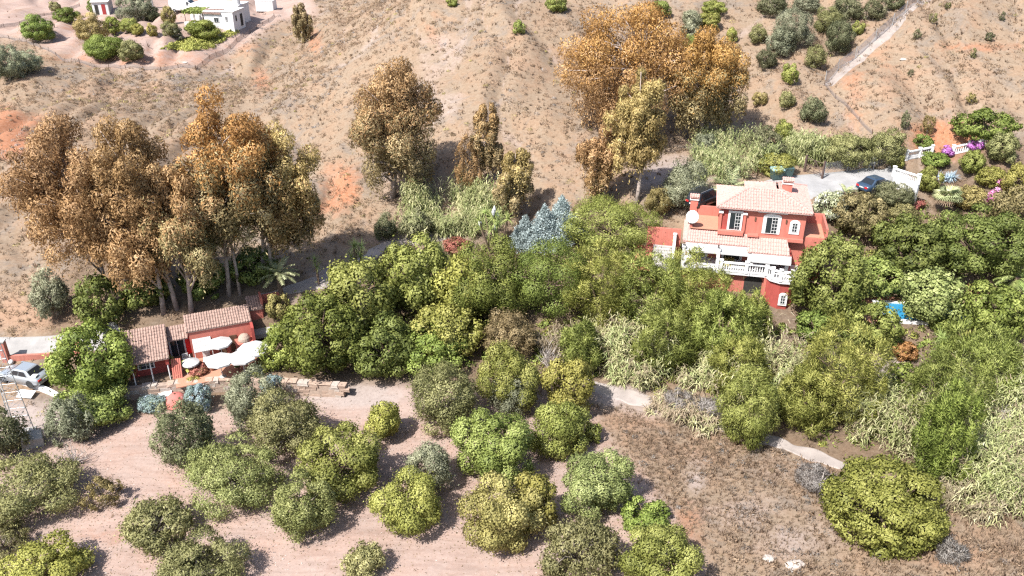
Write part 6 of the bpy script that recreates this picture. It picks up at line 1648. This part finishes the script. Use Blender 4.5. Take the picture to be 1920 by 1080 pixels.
# vines in the farm and scattered dry ground cover
rng = np.random.default_rng(5)
VINE = [(300,92),(330,78),(365,68),(400,70),(440,54),(446,60),(420,76),(395,92),(350,96)]
G = np.array([hit(*p) for p in scatter_px(rng, VINE, 330)])
scrub('vine_patch', G, .42, 34, 'vine_leaf', 'patch of low yellow-green vines in front of the farmhouse', 'vines', 91, .26, .17)

def field_points(n, seed, dens):
    rng = np.random.default_rng(seed); out = []
    x = rng.uniform(-120, 120, n); y = rng.uniform(36, 190, n); z = ground(x, y); px, py, _ = proj(np.c_[x, y, z])
    ok = (px > -150) & (px < 2070) & (py > -60) & (py < 1130)
    w = dens(px, py) * (.35 + 1.3 * np.clip(vnoise(x, y, 5) + .5, 0, 1) * np.clip(vnoise(x + 77, y, 17) + .75, 0, 1))
    k = ok & (rng.random(n) < w); return np.c_[x, y, z][k]
ROADS = [[(-150,622),(240,600),(240,660),(-150,690)], [(1385,345),(1465,322),(1560,318),(1676,302),(1715,340),(1625,362),(1565,375),(1500,390),(1385,380)],
         [(455,560),(530,536),(655,496),(690,460),(760,438),(870,434),(870,448),(790,454),(720,472),(690,507),(545,558),(470,582)], [(1085,698),(1220,736),(1400,798),(1604,870),(1590,886),(1480,850),(1290,792),(1150,754)]]
def base_dens(px, py, hill=.9, slope=1.0, orch=.02, belt=.1, farm=.03):
    d = np.full(px.shape, float(hill))
    d[in_poly(px, py, SLOPE)] = slope; d[in_poly(px, py, BELT)] = belt; d[in_poly(px, py, ORCHARD)] = orch; d[in_poly(px, py, FARM)] = farm
    s = soil(px, py); d *= (1 - .75 * np.clip(s[..., 1] * 1.3, 0, 1)) * (1 - .6 * np.clip(s[..., 0], 0, 1)); d *= 1 + s[..., 2]
    for r in ROADS: d[in_poly(px, py, r)] = 0
    return d
u_, v_ = None, None
def clear_buildings(P):
    u, v = VIL.local(P[:, 0], P[:, 1]); k = ~((u > -3.5) & (u < 10.5) & (v > -3.5) & (v < 8.5))
    u, v = COT.local(P[:, 0], P[:, 1]); k &= ~((u > -4) & (u < 11) & (v > -4) & (v < 5.5))
    k &= ~((abs(P[:, 0] - POOL[0]) < 5.6) & (P[:, 1] - POOL[1] > -2.4) & (P[:, 1] - POOL[1] < 3.6))
    return P[k]
tufts('dry_grass', clear_buildings(field_points(70000, 101, base_dens)), .36, 6, .04, 'tan_grass', 'straw-coloured dry grass over the hillsides', 'grass', 102, 1.2)
tufts('brown_grass', clear_buildings(field_points(26000, 103, lambda a, b: base_dens(a, b, .8, 1.0, .015, .3, .02))), .42, 7, .045, 'brown_grass', 'brown withered grass over the slopes', 'grass', 104, 1.3)
scrub('tan_scrub', clear_buildings(field_points(20000, 105, lambda a, b: base_dens(a, b, .62, .55, .004, .12, .01))), .52, 34, 'dry_leaf', 'low tan scrub cushions over the hillsides', 'scrub', 106, .26, .08)
scrub('dark_scrub', clear_buildings(field_points(5000, 107, lambda a, b: base_dens(a, b, .55, .3, .002, .1, .005))), .55, 34, 'brown_grass', 'low brown scrub cushions over the hillsides', 'scrub', 108, .26, .08)
def slope_points(n, seed, w):
    rng = np.random.default_rng(seed); x = rng.uniform(4, 62, n); y = rng.uniform(37, 64, n); z = ground(x, y); px, py, _ = proj(np.c_[x, y, z])
    s = soil(px, py); k = in_poly(px + rng.normal(0, 22, n), py + rng.normal(0, 14, n), SLOPE) & (py < 1120) & (px < 2000) & (rng.random(n) < w * (.25 + 1.2 * np.clip(vnoise(x, y, 3) + .5, 0, 1)) * (1 - .8 * np.clip(s[..., 1] * 1.6, 0, 1)))
    for r in ROADS: k &= ~in_poly(px, py, r)
    return np.c_[x, y, z][k]
tufts('slope_grass', slope_points(70000, 131, .7), .30, 7, .022, 'tan_grass', 'pale dry grass on the bottom right slope', 'grass', 132, 1.1)
tufts('slope_brown_grass', slope_points(45000, 133, .2), .28, 7, .022, 'brown_grass', 'brown dry grass on the bottom right slope', 'grass', 134, 1.1)
scrub('slope_scrub', slope_points(1600, 135, .2), .42, 46, 'grey_leaf', 'grey dry scrub on the bottom right slope', 'scrub', 136, .2, .05)
def undergrowth(px, py):
    d = np.zeros(px.shape)
    for q in ([(560,650),(640,520),(720,470),(900,455),(1060,450),(1240,470),(1280,560),(1440,640),(1500,720),(1350,740),(1120,690),(1000,690),(880,690),(700,700)],
              [(1440,640),(1490,580),(1600,520),(1760,520),(1950,480),(1950,720),(1750,760),(1560,700)], [(1560,400),(1760,380),(1950,380),(1950,480),(1600,500)], [(1110,705),(1230,735),(1420,798),(1620,862),(1790,945),(1950,990),(1950,720),(1500,690),(1200,610)]):
        d[in_poly(px, py, q)] = .9
    d[in_poly(px, py, [(1640,650),(1700,655),(1690,735),(1630,730)])] = 0
    return d
P_ = clear_buildings(field_points(34000, 121, undergrowth)); kk = np.arange(len(P_))
scrub('undergrowth', P_[kk % 3 == 0], .75, 60, 'green_leaf', 'dark green undergrowth below the belt trees', 'undergrowth', 122, .26, .13)
scrub('pale_undergrowth', P_[kk % 3 == 1], .75, 60, 'pine_leaf', 'olive-green undergrowth below the belt trees', 'undergrowth', 123, .26, .11)
scrub('lime_undergrowth', P_[kk % 3 == 2], .7, 60, 'lime_leaf', 'lime green undergrowth below the belt trees', 'undergrowth', 124, .26, .13)
def blobs_dens(bl):
    def f(px, py):
        d = np.zeros(px.shape)
        for x, y, rx, ry, w in bl: d = np.maximum(d, w * np.exp(-((px - x) / rx) ** 2 - ((py - y) / ry) ** 2))
        return d
    return f
scrub('bank_scrub', field_points(60000, 113, blobs_dens([(60,585,110,40,1),(150,540,60,60,.8),(20,540,50,40,.6),(655,395,55,45,1),(615,445,45,28,.9),(700,430,60,22,.6),(250,185,230,28,.35),(1200,390,50,30,.6),(1010,395,60,30,.6),(60,735,60,14,.9),(880,350,60,25,.5)])),
    .42, 34, 'dry_leaf', 'dense tan brush on the dry banks beside the tracks', 'scrub', 114, .24, .06)
scrub('grey_scrub', field_points(26000, 109, blobs_dens([(650,80,22,20,.5),(870,80,60,18,.6),(920,110,30,30,.6),(960,190,70,25,.9),(600,190,60,80,.4),(610,120,50,40,.35),(1000,135,25,12,.6),(900,40,80,15,.3),
    (440,90,60,40,.5),(500,60,40,50,.7),(480,100,60,30,.6),(300,150,180,30,.3),(1000,290,40,30,.4),(60,270,40,25,.6),(1640,260,40,20,.2),(1390,960,80,30,.35),(1760,1050,80,30,.4),(560,60,40,40,.3),(720,30,80,20,.2)])),
    .45, 40, 'grey_leaf', 'silver-grey scrub in patches on the hillside', 'scrub', 110)
scrub('ochre_scrub', field_points(16000, 111, lambda a, b: .05 * base_dens(a, b, 1, .5, .0, .2, .0) + .25 * blobs_dens([(250,180,220,40,1),(560,60,60,60,.6),(1650,880,140,25,1.2),(100,590,120,30,.8),(700,410,90,40,1),(960,220,120,70,.6)])(a, b)),
    .42, 36, 'ochre_leaf', 'ochre-green scrub dotted over the hillside', 'scrub', 112)

# fallen leaves, small stones and weeds on the orchard floor
rng = np.random.default_rng(141); L_ = []
for pos, R, grp in PLANTED:
    if grp == G_OR:
        n = int(160 * R); q = rng.normal(0, R * .85, (n, 2)) + pos[:2] + [R * .25, R * .1]; L_.append(q)
q = np.concatenate(L_); P_ = np.c_[q, ground(q[:, 0], q[:, 1]) + .02]
V, F, S = leaf_quads(rng, P_, np.tile([0, 0, 1.0], (len(P_), 1)), .10, .06, 0, .25, 0, True)
tag(link('leaf_litter', np_mesh('leaf_litter', V, F, M['dry_leaf'], {'tint': np.repeat(rng.random(len(P_)), 4)}, normals=S)), 'brown fallen leaves under the orchard trees', 'leaf litter', kind='stuff')
def orch_points(n, seed, w):
    rng = np.random.default_rng(seed); x = rng.uniform(-45, 22, n); y = rng.uniform(36, 62, n); z = ground(x, y); px, py, _ = proj(np.c_[x, y, z])
    k = in_poly(px, py, ORCHARD) & (px > -60) & (py < 1120) & (rng.random(n) < w * np.clip(vnoise(x, y, 4) + .55, 0, 1)); return np.c_[x, y, z][k]
tufts('orchard_weeds', orch_points(9000, 143, .3), .14, 5, .03, 'tan_grass', 'short dry weeds dotted over the orchard soil', 'weeds', 144, 1.4)
P_ = orch_points(9000, 145, .4) + [0, 0, .015]
V, F, S = leaf_quads(rng, P_, np.tile([0, 0, 1.0], (len(P_), 1)), .10, .08, 0, .5, 0, True)
M['pebble'] = plain('pale_pebble', (.36, .32, .29), .9, .2)
tag(link('pebbles', np_mesh('pebbles', V, F, M['pebble'], None, normals=S)), 'pale stones scattered over the orchard soil', 'stones', kind='stuff')

# vine leaves over the farmhouse pergola
for Pp, pr in _leafjobs:
    rng = np.random.default_rng(9); V, F = leaf_quads(rng, Pp, np.tile([0, 0, 1.0], (len(Pp), 1)), .36, .26, .1, .5)
    link('vine_leaves', np_mesh('vine_leaves', V, F, M['fresh_leaf'], {'tint': np.repeat(rng.random(len(Pp)), 4)}), pr)
